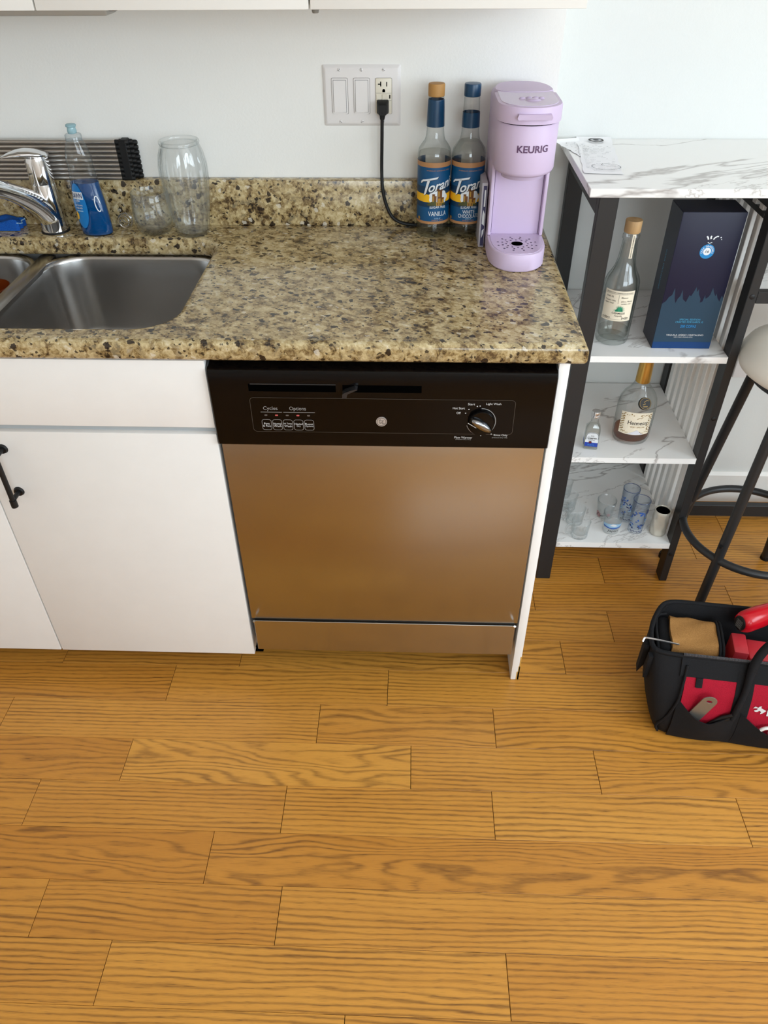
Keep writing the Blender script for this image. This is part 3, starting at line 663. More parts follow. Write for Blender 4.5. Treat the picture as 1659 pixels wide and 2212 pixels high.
part('head', loft([lift(grow(H, .010), 1.0705), lift(grow(H, .003), 1.0735), lift(H, 1.079), lift(H, 1.1585), lift(grow(H, .0015), 1.1605)]), LILAC, km, 40)
part('nozzle', lathe([(.030, -.004), (.041, -.0035), (.044, .008)], 36, hcx, hcy, 1.064), LILACD, km)
part('lid_gap', loft([lift(grow(H, .003), 1.160), lift(grow(H, .003), 1.1635)]), DARK, km)
Lh = dplan(KX0-.003, KX1+.003, .470, .332, .062, 0, 18, 2.2)
ld = part('lid', loft([lift(Lh, 1.1632), lift(Lh, 1.1885), lift(grow(Lh, .0015), 1.1912), lift(grow(Lh, .005), 1.1918)]), LILAC, km, 40)
part('lid_inset', loft([lift(grow(dplan(KX0+.004, KX1-.004, .476, .341, .058, 0, 18, 2.2), 0), 1.1915), lift(grow(dplan(KX0+.004, KX1-.004, .476, .341, .058, 0, 18, 2.2), .001), 1.1927)]), LILACD, ld, 40)
part('rear_cap', loft([lift(p, z) for p, z in ((dplan(KX0, KX1, .50, .50, .001, 0), 1.165),)]+[[(hcx+(KX1-KX0)/2*math.cos(a)*q, .488+(.086*q if math.sin(a) > 0 else .03)*math.sin(a), z) for a in [2*PI*k/17 for k in range(17)]] for q, z in ((1, 1.165), (1, 1.187), (.95, 1.1905), (.05, 1.1915))][0:]) if False else loft([[(hcx+(KX1-KX0)/2*q*math.copysign(abs(math.cos(a))**.7, math.cos(a)), .492+(.082 if math.sin(a) > 0 else .03)*q*math.sin(a), z) for a in [2*PI*k/36 for k in range(36)]] for q, z in ((1, 1.165), (1, 1.189), (.96, 1.1935), (.05, 1.1945))], True, True), LILAC, km, 45)
part('lid_tab', loft([[(hcx+.004+u*.030, .3325-yy, 1.1765+v) for u, v in ((-1, -.004), (1, -.004), (1.06, 0), (.98, .005), (-.98, .005), (-1.06, 0))] for yy in (-.012, .004, .0065)]), LILACD, ld, 50)
for (dx, dy, rr) in ((-.015, .012, .0065), (-.002, .016, .007), (.010, .016, .0075), (.021, .013, .006), (.004, -.002, .0155)):
    part('bubble_emboss', lathe([(rr, 0), (rr*.8, .0022), (rr*.4, .0034), (0, .0037)], 16, hcx+.002+dx, .392+dy, 1.1924, 1, .62), LILACD, ld, 60)
tf = text('KEURIG', .0610, .0125, .022)
pts = []
for (u, v) in tf[0]:
    x = hcx+.0575*math.sin((u+.0080)/.0575); a = (x-hcx)/((KX1-KX0)/2+.0005); pts.append((x, .336+.060-.060*(max(0, 1-abs(a)**2.1))**(1/2.1)-.0007, 1.1215+v))
part('lettering', (pts, tf[1]), PURTXT, [o for o in km.children if o.name.startswith('head')][0], None)

# thin printed carton squeezed between bottle and coffee maker
cb = thing('filter_carton', 'thin purple and white printed carton squeezed beside the coffee maker', 'carton', (.4975, .47, ZT), world=True)
part('carton', bbox(.4945, .5065, .445, .535, ZT+.0005, ZT+.1315, .001, 1), mat('pale_grey_card', S(178, 174, 182), .4), cb)
fx = flat(join2(rect2(.0035, .0105, .004, .126)), (.4945, .4447, ZT)); part('printed_side', fx, mat('deep_violet_card', S(44, 38, 84), .3), cb, None)
part('print', flat(join2(poly2([(.0045, .05), (.0095, .046), (.0095, .07), (.0060, .078), (.0045, .068)]), poly2([(.006, .085), (.009, .085), (.009, .118), (.006, .118)]), poly2([(.0055, .02), (.0090, .03), (.0095, .04), (.0055, .036)])), (.4945, .4444, ZT)), CLOUD, cb, None)

# ================================================================== SYRUP BOTTLES
TP = [(.0, .004), (.022, .003), (.030, .0005), (.0335, .0015), (.0352, .006), (.0353, .028), (.0348, .030), (.0348, .158), (.0355, .161), (.0352, .168), (.0325, .178), (.027, .186), (.0215, .193), (.0192, .200), (.0178, .212), (.0172, .232), (.0165, .255), (.0158, .268), (.0158, .276)]
def prad(prof, z):
    for (r0, a), (r1, b) in zip(prof, prof[1:]):
        if a <= z <= b and b > a: return r0+(r1-r0)*(z-a)/(b-a)
    return prof[-1][0]
def syrup(label, x, y, a0, level, flavor, capm, sleeve):
    t = thing('syrup_bottle', label, 'bottle', (x, y, ZT), 0, 'syrup bottles beside the coffee maker')
    part('glass_body', lathe(TP, 40, cap=False), GLASSB, t, 50)
    lp = [(.0, .009), (.030, .009), (.0325, .012), (.0325, .150)]
    for z in [.155, .162, .168, .178, .186, .193, .200, .212, .23]:
        if z < level: lp.append((prad(TP, z)-.0025, z))
    lp = [q for q in lp if q[1] < level]; lp.append((prad(TP, level)-.0025, level)); lp.append((0, level))
    part('syrup', lathe(lp, 36, cap=False), SYRUP, t, 50)
    R = .0351
    lb = part('label', cyl(rect2(-.098, .078, .031, .156), R, a0), NAVYL, t, 60)
    def L(name, vf2, m, dr, dz=0): part(name, cyl(vf2, R+dr, a0, dz), m, lb, None if name == 'lettering' else 60)
    L('tan_band', rect2(-.098, .078, .1465, .156), TANL, .00015); L('tan_band', rect2(-.098, .078, .031, .0365), TANL, .00015)
    L('dark_band', join2(poly2([(-.098, .092), (-.03, .088), (.078, .092), (.078, .107), (.03, .110), (-.03, .108), (-.098, .107)]), rect2(-.098, .078, .066, .078)), NAVY, .00012)
    L('yellow_band', poly2([(-.098, .080), (-.045, .077), (-.030, .0765), (.030, .0765), (.05, .078), (.078, .081), (.078, .0945), (.05, .0935), (.0, .092), (-.05, .0935), (-.098, .0945)]), YELL, .00020)
    L('cloud', sh2(poly2([(.021*math.cos(q)*(1+.06*math.cos(7*q)), .0155*math.sin(q)*(1+.06*math.cos(7*q))) for q in [2*PI*k/36 for k in range(36)]]), .004, .0865), CLOUD, .00030)
    tw = join2(rect2(.001, .012, .074, .104), rect2(-.001, .014, .100, .1045), rect2(-.010, -.004, .074, .094), rect2(-.0045, -.0005, .074, .090), rect2(.012, .017, .074, .086))
    L('castle', tw, BRICK, .00045)
    L('castle_light', join2(rect2(.003, .0085, .076, .0845), rect2(.003, .006, .088, .099), rect2(-.009, -.0065, .078, .090), rect2(.012, .0165, .074, .082)), OCHRE, .00060)
    L('hill', poly2([(-.020, .0700), (.019, .0700), (.022, .073), (.016, .076), (.002, .074), (-.005, .081), (-.012, .078), (-.022, .072)]), OLIVE, .00052)
    L('emblem_doors', join2(rect2(-.001, .011, .0695, .0775)), OCHRE, .00065)
    L('emblem_doors', join2(rect2(.001, .0035, .0705, .0755), rect2(.0065, .009, .0705, .0755)), BRICK, .0008)
    tr_ = text('orani', .0560, .0185, .020, .3)
    tt = join2(sh2(tr_, .0080, -.0035), poly2([(-.0395, .0085), (-.0385, .0125), (-.034, .0150), (.0010, .0150), (-.0015, .0112), (-.033, .0112), (-.0365, .0085)]), poly2([(-.0225, .0135), (-.0165, .0135), (-.0250, -.0125), (-.0278, -.0165), (-.0310, -.0165), (-.0300, -.012)]))
    tt = [(u, v+u*.20) for u, v in tt[0]], tt[1]
    L('lettering', sh2(tt, .0015+.0009, .1135-.0009), INK, .0006); L('lettering', sh2(tt, .0015, .1135), CLOUD, .0009)
    L('lettering', sh2(text("AMERICA'S ORIGINAL SYRUP", .056, .0026), .004, .1405), TANL, .0004)
    sf = text('SUGAR FREE', .036, .0048, .012); sf = [(u, v-.35*(u/.02)**2*.004) for u, v in sf[0]], sf[1]
    L('lettering', sh2(sf, .003, .0668), CLOUD, .0006)
    if len(flavor) == 1: L('lettering', sh2(text(flavor[0], .0420, .0098, .004), .003, .0530), CLOUD, .0006)
    else:
        L('lettering', sh2(text(flavor[0], .0270, .0072, .004), .003, .0572), CLOUD, .0006); L('lettering', sh2(text(flavor[1], .0460, .0078, .004), .003, .0486), CLOUD, .0006)
    L('lettering', sh2(text('SYRUP', .0135, .0032), .003, .0428), LTBLUEP, .0006)
    L('lettering', sh2(text('SINCE 1925', .026, .0026), .003, .0392), TANL, .0006)
    L('leaf_print', sh2(disc2(.0035, 10), -.042, .041), OCHRE, .0005)
    if sleeve == 'tall': part('neck_sleeve', lathe([(prad(TP, z)+.0008, z) for z in (.219, .232, .255, .266, .2675)]+[(.0160, .2685)], 36, cap=False), CAPBLUE, t, 50)
    else: part('neck_sleeve', lathe([(prad(TP, z)+.0008, z) for z in (.218, .225, .237, .2455)], 36, cap=False), CAPBLUE, t, 50)
    part('cap', lathe([(.0155, .2735), (.0166, .2745), (.0168, .294), (.0160, .2962), (.0120, .2968), (0, .2968)], 36), capm, t, 40)
    return t
syrup('vanilla syrup bottle with tan cap and full blue neck sleeve', .3975, .5325, .20, .170, ('VANILLA',), CORK, 'tall')
syrup('white chocolate syrup bottle with blue cap next to the coffee maker', .4695, .5325, .04, .1925, ('WHITE', 'CHOCOLATE'), CAPBLUE, 'short')

# ================================================================== THINGS BEHIND THE SINK
vs = thing('glass_vase', 'tall clear ribbed glass vase beside the tumbler behind the sink', 'vase', (-.1385, .5245, ZT))
VP = [(.0315, 0), (.0355, .003), (.038, .02), (.0435, .06), (.0485, .10), (.0505, .125), (.0500, .145), (.0465, .168), (.0420, .182), (.0395, .187)]
def ribbed(prof, n, amp, off):
    L = []
    for r, z in prof:
        k = amp*max(0., min(1, (z-.004)/.03))*max(0, min(1, (.184-z)/.03))
        L.append([((r-off+k*math.cos(16*2*PI*j/n))*math.cos(2*PI*j/n), (r-off+k*math.cos(16*2*PI*j/n))*math.sin(2*PI*j/n), z) for j in range(n)])
    return L
part('vase_wall', loft(ribbed(VP, 192, .0019, 0), True, False), GLASS, vs, 60)
part('inner_wall', loft(ribbed([(r, max(z, .009)) for r, z in VP[1:]], 192, .0012, .0034), True, False), GLASS, vs, 60)
part('rim', lathe([(.0375, .1855), (.0405, .1855), (.0425, .1885), (.0425, .1915), (.0405, .194), (.0380, .1935), (.0365, .190), (.0375, .1855)], 48, cap=False), GLASS, vs, 60)
tb = thing('glass_tumbler', 'short clear glass tumbler with rounded base left of the vase', 'glass', (-.2255, .5330, ZT))
part('outer_wall', lathe([(.0, .0), (.028, .0), (.034, .003), (.040, .012), (.0430, .025), (.0436, .045), (.0425, .068), (.0405, .0875), (.0398, .0885), (.0390, .0875), (.0410, .066), (.0418, .045), (.0405, .028), (.0360, .017), (.028, .0125), (0, .0115)], 44, cap=False), GLASS, tb, 60)
SX, SY = -.353, .518
sb = thing('dish_soap_bottle', 'clear squeeze bottle of blue dish soap behind the sink', 'bottle', (SX, SY, ZT))
SOAPP = [(.030, 0), (.0338, .003), (.0352, .012), (.0352, .035), (.0345, .065), (.0318, .100), (.0292, .125), (.0272, .145), (.0282, .152), (.0275, .162), (.0225, .182), (.0175, .192), (.0165, .196)]
cxo = lambda z: -.004*min(1, z/.1)
def ell(r, z, k=.66): return [(cxo(z)+r*math.cos(2*PI*j/40), r*(k+(1-k)*max(0, (z-.14)/.06))*math.sin(2*PI*j/40), z) for j in range(40)]
part('bottle_wall', loft([ell(r, z) for r, z in SOAPP]), CLRPL, sb, 50)
part('soap', loft([ell(r-.0012, max(z, .002)) for r, z in SOAPP[:6]]+[ell(.0302, .112)]), SOAP, sb, 50)
rfS = lambda z: prad(SOAPP, min(max(z, .004), .19))
lbl = part('label', (lambda c: ([(p[0]+cxo(p[2]), p[1], p[2]) for p in c[0]], c[1]))(cyl(poly2([(.0195*math.cos(q), .0470*math.sin(q)) for q in [2*PI*k/40 for k in range(40)]]), .0006, -.55, .066, .002, 1., .68, rfS)), mat('sky_blue_label', S(20, 120, 190), .35), sb, 60)
def SL(vf2, m, dz, dr=.0010, nm='lettering'):
    c = cyl(vf2, dr, -.55, dz, .002, 1., .68, rfS); part(nm, ([(p[0]+cxo(p[2]), p[1], p[2]) for p in c[0]], c[1]), m, lbl, None)
SL(rect2(-.0150, .0150, -.0075, .0075), CLOUD, .088, .0009, 'label_panel'); SL(text('DAWN', .0265, .0110, .02), mat('navy_print', S(16, 34, 96), .5), .088, .0013)
SL(text('ULTRA', .013, .0038, .01), CLOUD, .0775); SL(text('DISHWASHING', .021, .003), CLOUD, .068); SL(text('LIQUID', .018, .004, .01), CLOUD, .062); SL(rect2(-.009, .009, -.0012, .0012), LTBLUEP, .056, .001, 'label_line')
SL(poly2([(-.016, -.012), (-.008, -.008), (-.006, .002), (-.012, .008), (-.0165, .002)]), YELL, .047, .001, 'label_sun')
c = cyl(strip2([(.006*math.cos(q), .016*math.sin(q)) for q in [.3*k for k in range(19)]], .0022), .0004, .75, .070, .002, 1., .68, rfS)
part('embossed_mark', ([(p[0]+cxo(p[2]), p[1], p[2]) for p in c[0]], c[1]), CLOUD, sb, None)
part('cap', lathe([(.0168, .194), (.0168, .2045), (.0150, .2065), (.0100, .2075), (.0090, .209)], 28, -.004), CLRPL, sb, 50)
part('nozzle', lathe([(.0088, .2075), (.0095, .212), (.0085, .219), (.0105, .2205), (.0108, .2235), (.009, .2250), (.004, .2255), (0, .2255)], 24, -.004), glassmat('frosty_blue_cap', (.72, .86, .90, 1), (.5, .7, .76, 1), .4, S(170, 206, 214), .6), sb, 50)
wk = thing('wire_scrubber', 'small coiled steel wire scrubber lying between soap bottle and tumbler', 'scrubber', (-.2985, .553, ZT))
P = []
for i in range(150):
    a = i*.23; tt = i/149; rr = .0165*math.sin(PI*(.10+.8*tt)); P.append((rr*math.cos(a), -.018+.036*tt*1.0, .0178+rr*math.sin(a)))
part('coil', tube(P, .0009, 6), CHROME, wk, 60)
cl = thing('dish_cloth', 'folded bright blue dish cloth lying left of the faucet', 'cloth', (-.585, .548, ZT))
nx, ny = 16, 12
g = lambda i, j, k: ((-.04+.085*i/nx+.003*math.sin(j*1.3), -.020+.042*j/ny, .0012+k*(.0195+.003*math.sin(i*.55+j*.3)+.002*math.cos(j*.6))*(1 if 0 < i < nx and 0 < j < ny else .75)))
top = [g(i, j, 1) for j in range(ny+1) for i in range(nx+1)]; bot = [g(i, j, 0) for j in range(ny+1) for i in range(nx+1)]
N_ = len(top); F = []
for j in range(ny):
    for i in range(nx):
        a = j*(nx+1)+i; F += [(a, a+1, a+nx+2, a+nx+1), (N_+a, N_+a+nx+1, N_+a+nx+2, N_+a+1)]
for i in range(nx): F += [(i, N_+i, N_+i+1, i+1), (ny*(nx+1)+i, ny*(nx+1)+i+1, N_+ny*(nx+1)+i+1, N_+ny*(nx+1)+i)]
for j in range(ny): F += [(j*(nx+1), (j+1)*(nx+1), N_+(j+1)*(nx+1), N_+j*(nx+1)), (j*(nx+1)+nx, N_+j*(nx+1)+nx, N_+(j+1)*(nx+1)+nx, (j+1)*(nx+1)+nx)]
part('cloth', (top+bot, F), SPONGE, cl, 60)
part('frayed_edge', tube([g(nx, j, 1) for j in range(ny+1)]+[], .0012, 6), mat('pale_blue_thread', S(150, 190, 220), .8), cl)

rk = thing('drying_rack', 'rolled-up steel rod drying rack with black ends on the upstand', 'rack', (-.6, .58, ZT+.099), world=True)
zr0 = ZT+.099+.0052
rodv = tube([(-1.05, 0, 0), (-.285, 0, 0)], .0046, 10); capv = lathe([(.0, 0)], 3)
capv = loft([[(x, .0052*q*math.cos(2*PI*k/12), .0052*q*math.sin(2*PI*k/12)) for k in range(12)] for x, q in ((-.291, 1), (-.2645, 1), (-.262, .7))])
for ci, yy in enumerate((.5925, .5822, .5720)):
    for ri in range(8 if ci != 2 else 9):
        dz = ri*.0098 + (.0 if ci != 1 else .004)
        if ci == 2: dz = ri*.0092
        ro = part('rod', xf(rodv, (0, yy, zr0+dz)), RODST, rk, 60)
        part('end_cap', xf(capv, (.0 if ci == 2 else .006*(2-ci), yy, zr0+dz)), RUBBER, ro, 40)
part('end_strap', join(bbox(-.284, -.2665, .5665, .5965, zr0-.003, zr0+.0775, .002, 1)), RUBBER, rk)

# ================================================================== BAR TABLE WITH SHELF TOWER
bt = thing('bar_table', 'white marble bar table on black metal frame with open shelf tower and slatted side', 'table', (1.3, .55, 0), world=True)
TY0, TY1, TX1 = .352, .733, 1.93
part('table_top', bbox(.6945, TX1, TY0, TY1, 1.0315, 1.0480, .0008, 1), MARBLE, bt)
XA, XB, YA, YB = .7165, 1.0775, .360, .7270      # tower
def post(x0, x1, y0, y1): return bbox(x0, x1, y0, y1, 0, 1.0313, .0012, 1)
part('post', post(XA, XA+.038, YA, YA+.022), BLKMET, bt); part('post', post(XA, XA+.038, YB-.022, YB), BLKMET, bt)
part('post', post(XB-.020, XB, YA, YA+.038), BLKMET, bt); part('post', post(XB-.020, XB, YB-.038, YB), BLKMET, bt)
part('post', post(TX1-.05, TX1-.012, YA, YA+.022), BLKMET, bt); part('post', post(TX1-.05, TX1-.012, YB-.022, YB), BLKMET, bt)
part('top_rail', bbox(XA, XA+.022, YA+.022, YB-.022, .9915, 1.0310, .001, 1), BLKMET, bt)
part('top_rail', bbox(XB-.020, XB, YA+.038, YB-.038, 1.0, 1.0310, .001, 1), BLKMET, bt)
part('top_rail', bbox(XB, TX1-.05, YA, YA+.02, 1.005, 1.031, .001, 1), BLKMET, bt)
part('top_rail', bbox(XA+.038, XB-.02, YB-.02, YB, 1.005, 1.031, .001, 1), BLKMET, bt)
for zt, zb in ((.689, .674), (.4145, .399), (.1370, .1195)):
    pl = [(XA+.0385, YA+.0005), (XB-.0205, YA+.0005), (XB-.0205, YB-.001), (XA+.004, YB-.023), (XA+.004, YA+.0225), (XA+.0385, YA+.0225)]
    pl[3] = (XA+.0385, YB-.001); pl.insert(4, (XA+.0385, YB-.0225)); pl.insert(5, (XA+.004, YB-.0225))
    part('shelf', prism(pl, zb, zt), MARBLE, bt, None)
    for yy in (YA+.011, YB-.011):
        pass
slat = bbox(XB-.0195, XB-.0035, -.0105, .0105, .1, 1.0, .001, 1)
SLW = mat('white_slat_paint', S(232, 232, 230), .4)
for i in range(7):
    part('slat', xf(slat, (0, YA+.063+i*.0402, 0)), SLW, bt)
for zz in (.1, .99): part('slat_rail', bbox(XB-.02, XB, YA+.038, YB-.038, zz-.012, zz, .001, 1), BLKMET, bt)
for (zz) in (.83, .53, .10):
    bo = part('bolt', lathe([(.0055, 0), (.0055, .002), (.003, .003), (0, .003)], 12), BLKM, bt); bo.rotation_euler = (PI/2, 0, 0); bo.location = (XB-.010-ORG[bt.name][0], YA-.0005-ORG[bt.name][1], zz)
# middle shelf and foot rails of the leg space
part('front_bar', bbox(XB, TX1-.05, YA, YA+.020, .8150, .8400, .001, 1), BLKMET, bt)
part('middle_shelf', bbox(XB+.001, TX1-.013, YA+.021, .570, .8225, .8385, .0008, 1), MARBLE, bt)
part('shelf_bar', bbox(XB, TX1-.05, .571, .586, .8150, .8400, .001, 1), BLKMET, bt)
part('foot_rail', bbox(XB-.02, TX1-.05, .640, .660, .008, .048, .001, 1), BLKMET, bt)
part('foot_rail', bbox(XB-.020, XB, YA+.038, YB-.038, .008, .046, .001, 1), BLKMET, bt) if False else None

# receipts on the bar table
def sheet(wd, ln, seed, amp=.0016, nx=6, ny=16):
    r = random.Random(seed); V = []; F = []
    for j in range(ny+1):
        for i in range(nx+1):
            u, v = i/nx, j/ny
            z = .0006+amp*(.5+.5*math.sin(v*9+u*2+seed))*(.3+.7*v)+amp*.8*abs(u-.5)*math.sin(4*v+seed)**2
            if v > .93: z += .004*(v-.93)/.07
            V.append((-wd/2+wd*u+.0012*math.sin(j*1.7+seed)*(1 if i in (0, nx) else 0), ln*(v-.5), z))
    for j in range(ny):
        for i in range(nx):
            a = j*(nx+1)+i; F.append((a, a+1, a+nx+2, a+nx+1))
    return V, F
def print_lines(wd, ln, seed, rows, v0, v1):
    r = random.Random(seed); L = []
    for k in range(rows):
        v = v0+(v1-v0)*k/(rows-1); u = -wd*.40
        for _ in range(5):
            w_ = r.uniform(.04, .20)*wd; g_ = r.uniform(.03, .16)*wd
            if u+w_ > wd*.42: break
            if r.random() < .75:
                n_ = max(2, int(w_/.0022))
                for q in range(n_): L.append(rect2(u+q*w_/n_, u+q*w_/n_+.0013, v-.0011*r.uniform(.6, 1), v+.0011*r.uniform(.6, 1)))
            u += w_+g_
    return join2(*L)
r1 = thing('store_receipt', 'long paper receipt with bullseye mark and pen loop on the marble table', 'receipt', (.7515, .588, 1.0483), -.107)
pp = part('paper', sheet(.078, .282, 2.), PAPER, r1, 60)
def onp(vf2, z=.0032): return flat(vf2, (0, 0, z), (1, 0, 0), (0, 1, 0))
part('bullseye_mark', onp(join2(sh2(ring2(.0125, .0172, 32), .003, .115), sh2(disc2(.0068, 20), .003, .115)), .0046), INK, pp, None)
part('printed_lines', onp(print_lines(.078, .282, 5, 22, .085, -.128)), GREYINK, pp, None)
part('pen_loop', onp(strip2([(.008+.028*math.cos(q)*(1+.05*q/6), -.098+.022*math.sin(q)) for q in [2.4+.12*k for k in range(48)]]+[(-.001, -.088), (.004, -.083)], .0013), .0038), mat('pen_ink', S(62, 62, 70), .6), pp, None)
r2_ = thing('small_receipt', 'short curled receipt slipped under the long receipt by the wall', 'receipt', (.7205, .648, 1.0481), .30)
pp2 = part('paper', sheet(.058, .125, 4.), PAPER, r2_, 60)
part('printed_lines', onp(join2(print_lines(.058, .12, 9, 7, .02, -.05), sh2(ring2(.010, .0112, 24, 1, .7), -.004, .035)), .0034), GREYINK, pp2, None)

# ================================================================== BOTTLES AND BOX ON THE SHELVES
tq = thing('tequila_bottle', 'clear tequila bottle with cream label and wooden cap on the upper shelf', 'bottle', (.8155, .4445, .689))
CP = [(0, .004), (.026, .003), (.031, .0), (.0355, .003), (.0372, .010), (.0378, .05), (.0382, .128), (.0372, .142), (.0335, .153), (.0275, .163), (.0225, .174), (.0190, .190), (.0172, .208), (.0160, .226), (.0160, .232), (.0178, .234), (.0178, .241), (.0160, .243), (.0160, .250)]
part('glass_body', lathe(CP, 40, cap=False), GLASSB, tq, 50)
part('inner_wall', lathe([(0, .014), (.030, .012), (.0335, .018), (.0342, .05), (.0346, .126), (.031, .146), (.0245, .160), (.0155, .19), (.013, .225)], 36, cap=False), GLASSB, tq, 50)
part('tequila', lathe([(0, .0145), (.029, .0125), (.0328, .018), (.0330, .030), (0, .030)], 36, cap=False), SYRUP, tq, 50)
part('cap', lathe([(.0160, .246), (.0172, .2475), (.0174, .270), (.0168, .2715), (0, .2718)], 36), WOODCAP, tq, 40)
ca = -.26; CR = .0384
lb = part('label', cyl(rect2(-.0345, .0345, .062, .131), CR, ca), CREAM, tq, 60)
def CL(vf2, m=INK, dr=.0004, nm='lettering'): part(nm, cyl(vf2, CR+dr, ca), m, lb, None)
CL(sh2(text('PRODUCTOR CASAMIGOS DE AGAVE', .060, .0028), 0, .1262)); CL(join2(rect2(-.033, .033, .1232, .1236), rect2(-.0005, .0, .102, .122), rect2(-.033, .033, .0655, .0659)), INK, .0004, 'label_rules')
CL(sh2(text('10-01-22', .017, .0036), -.0205, .1170)); CL(sh2(text('Blanco', .0145, .0038), .0125, .1165)); CL(sh2(text('Tequila 100%', .025, .0040), -.0185, .1080)); CL(sh2(text('Agave Azul', .0205, .0040), -.0205, .1025))
CL(sh2(text('Jalisco, Mexico', .026, .0040), .0185, .1075)); CL(sh2(text('NUMERO 1.9271', .022, .0026), .0175, .1022))
ag = []
for k in range(17):
    a = PI*(k+.0)/16; L_ = .0150*(1 if k % 2 else .92); ag.append(poly2([(.0022*math.cos(a-1.2), .0012), (L_*math.cos(a)*.98, .0015+L_*.92*math.sin(a)), (.0022*math.cos(a+1.2), .0028)]))
CL(sh2(join2(*ag, poly2([(.0085*math.cos(q), .0075*math.sin(q)) for q in [PI*k/14 for k in range(15)]])), .0045, .0845), GREENP, .0005, 'agave_mark')
CL(sh2(text('CASAMIGOS', .0285, .0045, .012), .0045, .0806)); CL(sh2(text('Tequila', .0165, .0050, 0, .3), .0045, .0742))
for sd, u0, ww in ((3, -.022, .020), (8, .021, .017)):
    r_ = random.Random(sd); CL(strip2([(u0-ww/2+ww*i/90+.0012*math.sin(i*.42), .0690+.0026*math.sin(i*.42+sd)*(.5+.5*math.sin(i*.11+sd))+.0008*math.sin(i*.9)) for i in range(91)], .00055), INK, .0005, 'signature')
nk = part('seal_strip', cyl(join2(*[rect2(-.0058, .0058, .196+.005*i, .201+.005*i) for i in range(10)]), .0005, ca+.35, 0, .002, 1, 1, lambda z: max(.0176, prad(CP, min(z, .249)))), CREAM, tq, 60)
tv = text('PRODUCTOR CASAMIGOS', .046, .0042, .01); tv = [(-v, u) for u, v in tv[0]], tv[1]
part('lettering', cyl(sh2(tv, 0, .2205), .0011, ca+.35, 0, .002, 1, 1, lambda z: max(.0178, prad(CP, min(z, .249)))), INK, nk, None)

gb = thing('tequila_box', 'tall navy gift box with teal flame print on the upper shelf', 'box', (.9625, .443, .689))
part('carton', bbox(-.0645, .0645, -.041, .041, .0003, .300, .0012, 2), BOXNAVY, gb)
part('side_print', box(-.0648, -.0645, -.0405, .0405, .001, .2995), BOXSIDE, gb, None)
part('top_print', box(-.064, .064, -.0405, .0405, .3000, .3003), BOXSIDE, gb, None)
fl = [(-.0642, .0005), (.0642, .0005)]
fz = [(.0642, .118), (.059, .126), (.057, .112), (.051, .120), (.047, .130), (.0455, .124), (.040, .133), (.036, .143), (.034, .128), (.031, .122), (.026, .118), (.0235, .127), (.021, .112), (.016, .109), (.0155, .118), (.0095, .128), (.007, .140), (.004, .133), (.001, .145), (-.003, .132), (-.006, .124), (-.010, .126), (-.014, .110), (-.022, .117), (-.027, .138), (-.029, .124), (-.033, .118), (-.036, .107), (-.040, .119), (-.044, .142), (-.047, .126), (-.053, .121), (-.057, .112), (-.0642, .106)]
fp = part('flame_print', flat(poly2(fl+fz), (0, -.0413, 0)), BOXTEAL, gb, None)
part('blue_base', flat(rect2(-.0642, .0642, .0005, .016), (0, -.0415, 0)), BOXBLUE, gb, None)
yb = -.0417
part('lettering', flat(sh2(text('TEQUILA AÑEJO CRISTALINO', .082, .0052, .012), .002, .0330), (0, yb, 0)), WHTXT, gb, None)
part('lettering', flat(sh2(text('100% PURO AGAVE AZUL', .042, .0024), .000, .0280), (0, yb, 0)), WHTXT, gb, None)
part('lettering', flat(sh2(text('SPECIAL EDITION', .045, .0040), .0045, .0700), (0, yb, 0)), CYANP, gb, None)
part('lettering', flat(sh2(text('CRAFTED FOR KAROL G', .060, .0040), .0045, .0640), (0, yb, 0)), CYANP, gb, None)
part('lettering', flat(sh2(text('200 COPAS', .034, .0062, .012), .0045, .0540), (0, yb, 0)), LOGOBL, gb, None)
sl = part('round_badge', flat(sh2(ring2(.0075, .0150, 40), .0025, .2210), (0, yb, 0)), LOGOBL, gb, None)
part('badge_centre', flat(sh2(disc2(.0078, 30), .0025, .2210), (0, yb-.0001, 0)), CLOUD, gb, None)
part('lettering', flat(sh2(text('16', .0075, .0052, .01, .2), .0025, .2210), (0, yb-.0004, 0)), INK, gb, None)
for i, ch in enumerate('CASA DRAGONES'):
    if ch == ' ': continue
    a = PI*1.08-i*PI*1.16/12; g2 = text(ch, None, .0036, .012)
    part('lettering', flat(sh2(g2, .0025+.0112*math.cos(a), .2210+.0112*math.sin(a), a-PI/2), (0, yb-.0003, 0)), CLOUD, gb, None)
part('splash_mark', flat(join2(sh2(strip2([(-.004, .0), (-.006, .004), (-.0085, .0065)], .003), .003, .246), sh2(strip2([(.001, .001), (.000, .005), (.001, .0075)], .0032), .003, .246), sh2(strip2([(.006, .0), (.0085, .004), (.013, .0065), (.0155, .006)], .0026), .003, .246), sh2(disc2(.0014, 10), .0235, .250), sh2(disc2(.001, 10), .0255, .246), sh2(strip2([(-.005, -.006), (-.001, -.008), (.004, -.006)], .0012), .004, .246)), (0, yb-.0002, 0)), CLOUD, gb, None)
sv = text('CASA DRAGONES', .088, .0050, .01)
part('lettering', flat(sh2(sv, 0, 0), (-.0651, .004, .165), (0, 0, -1), (0, -1, 0)), CYANP, gb, None)

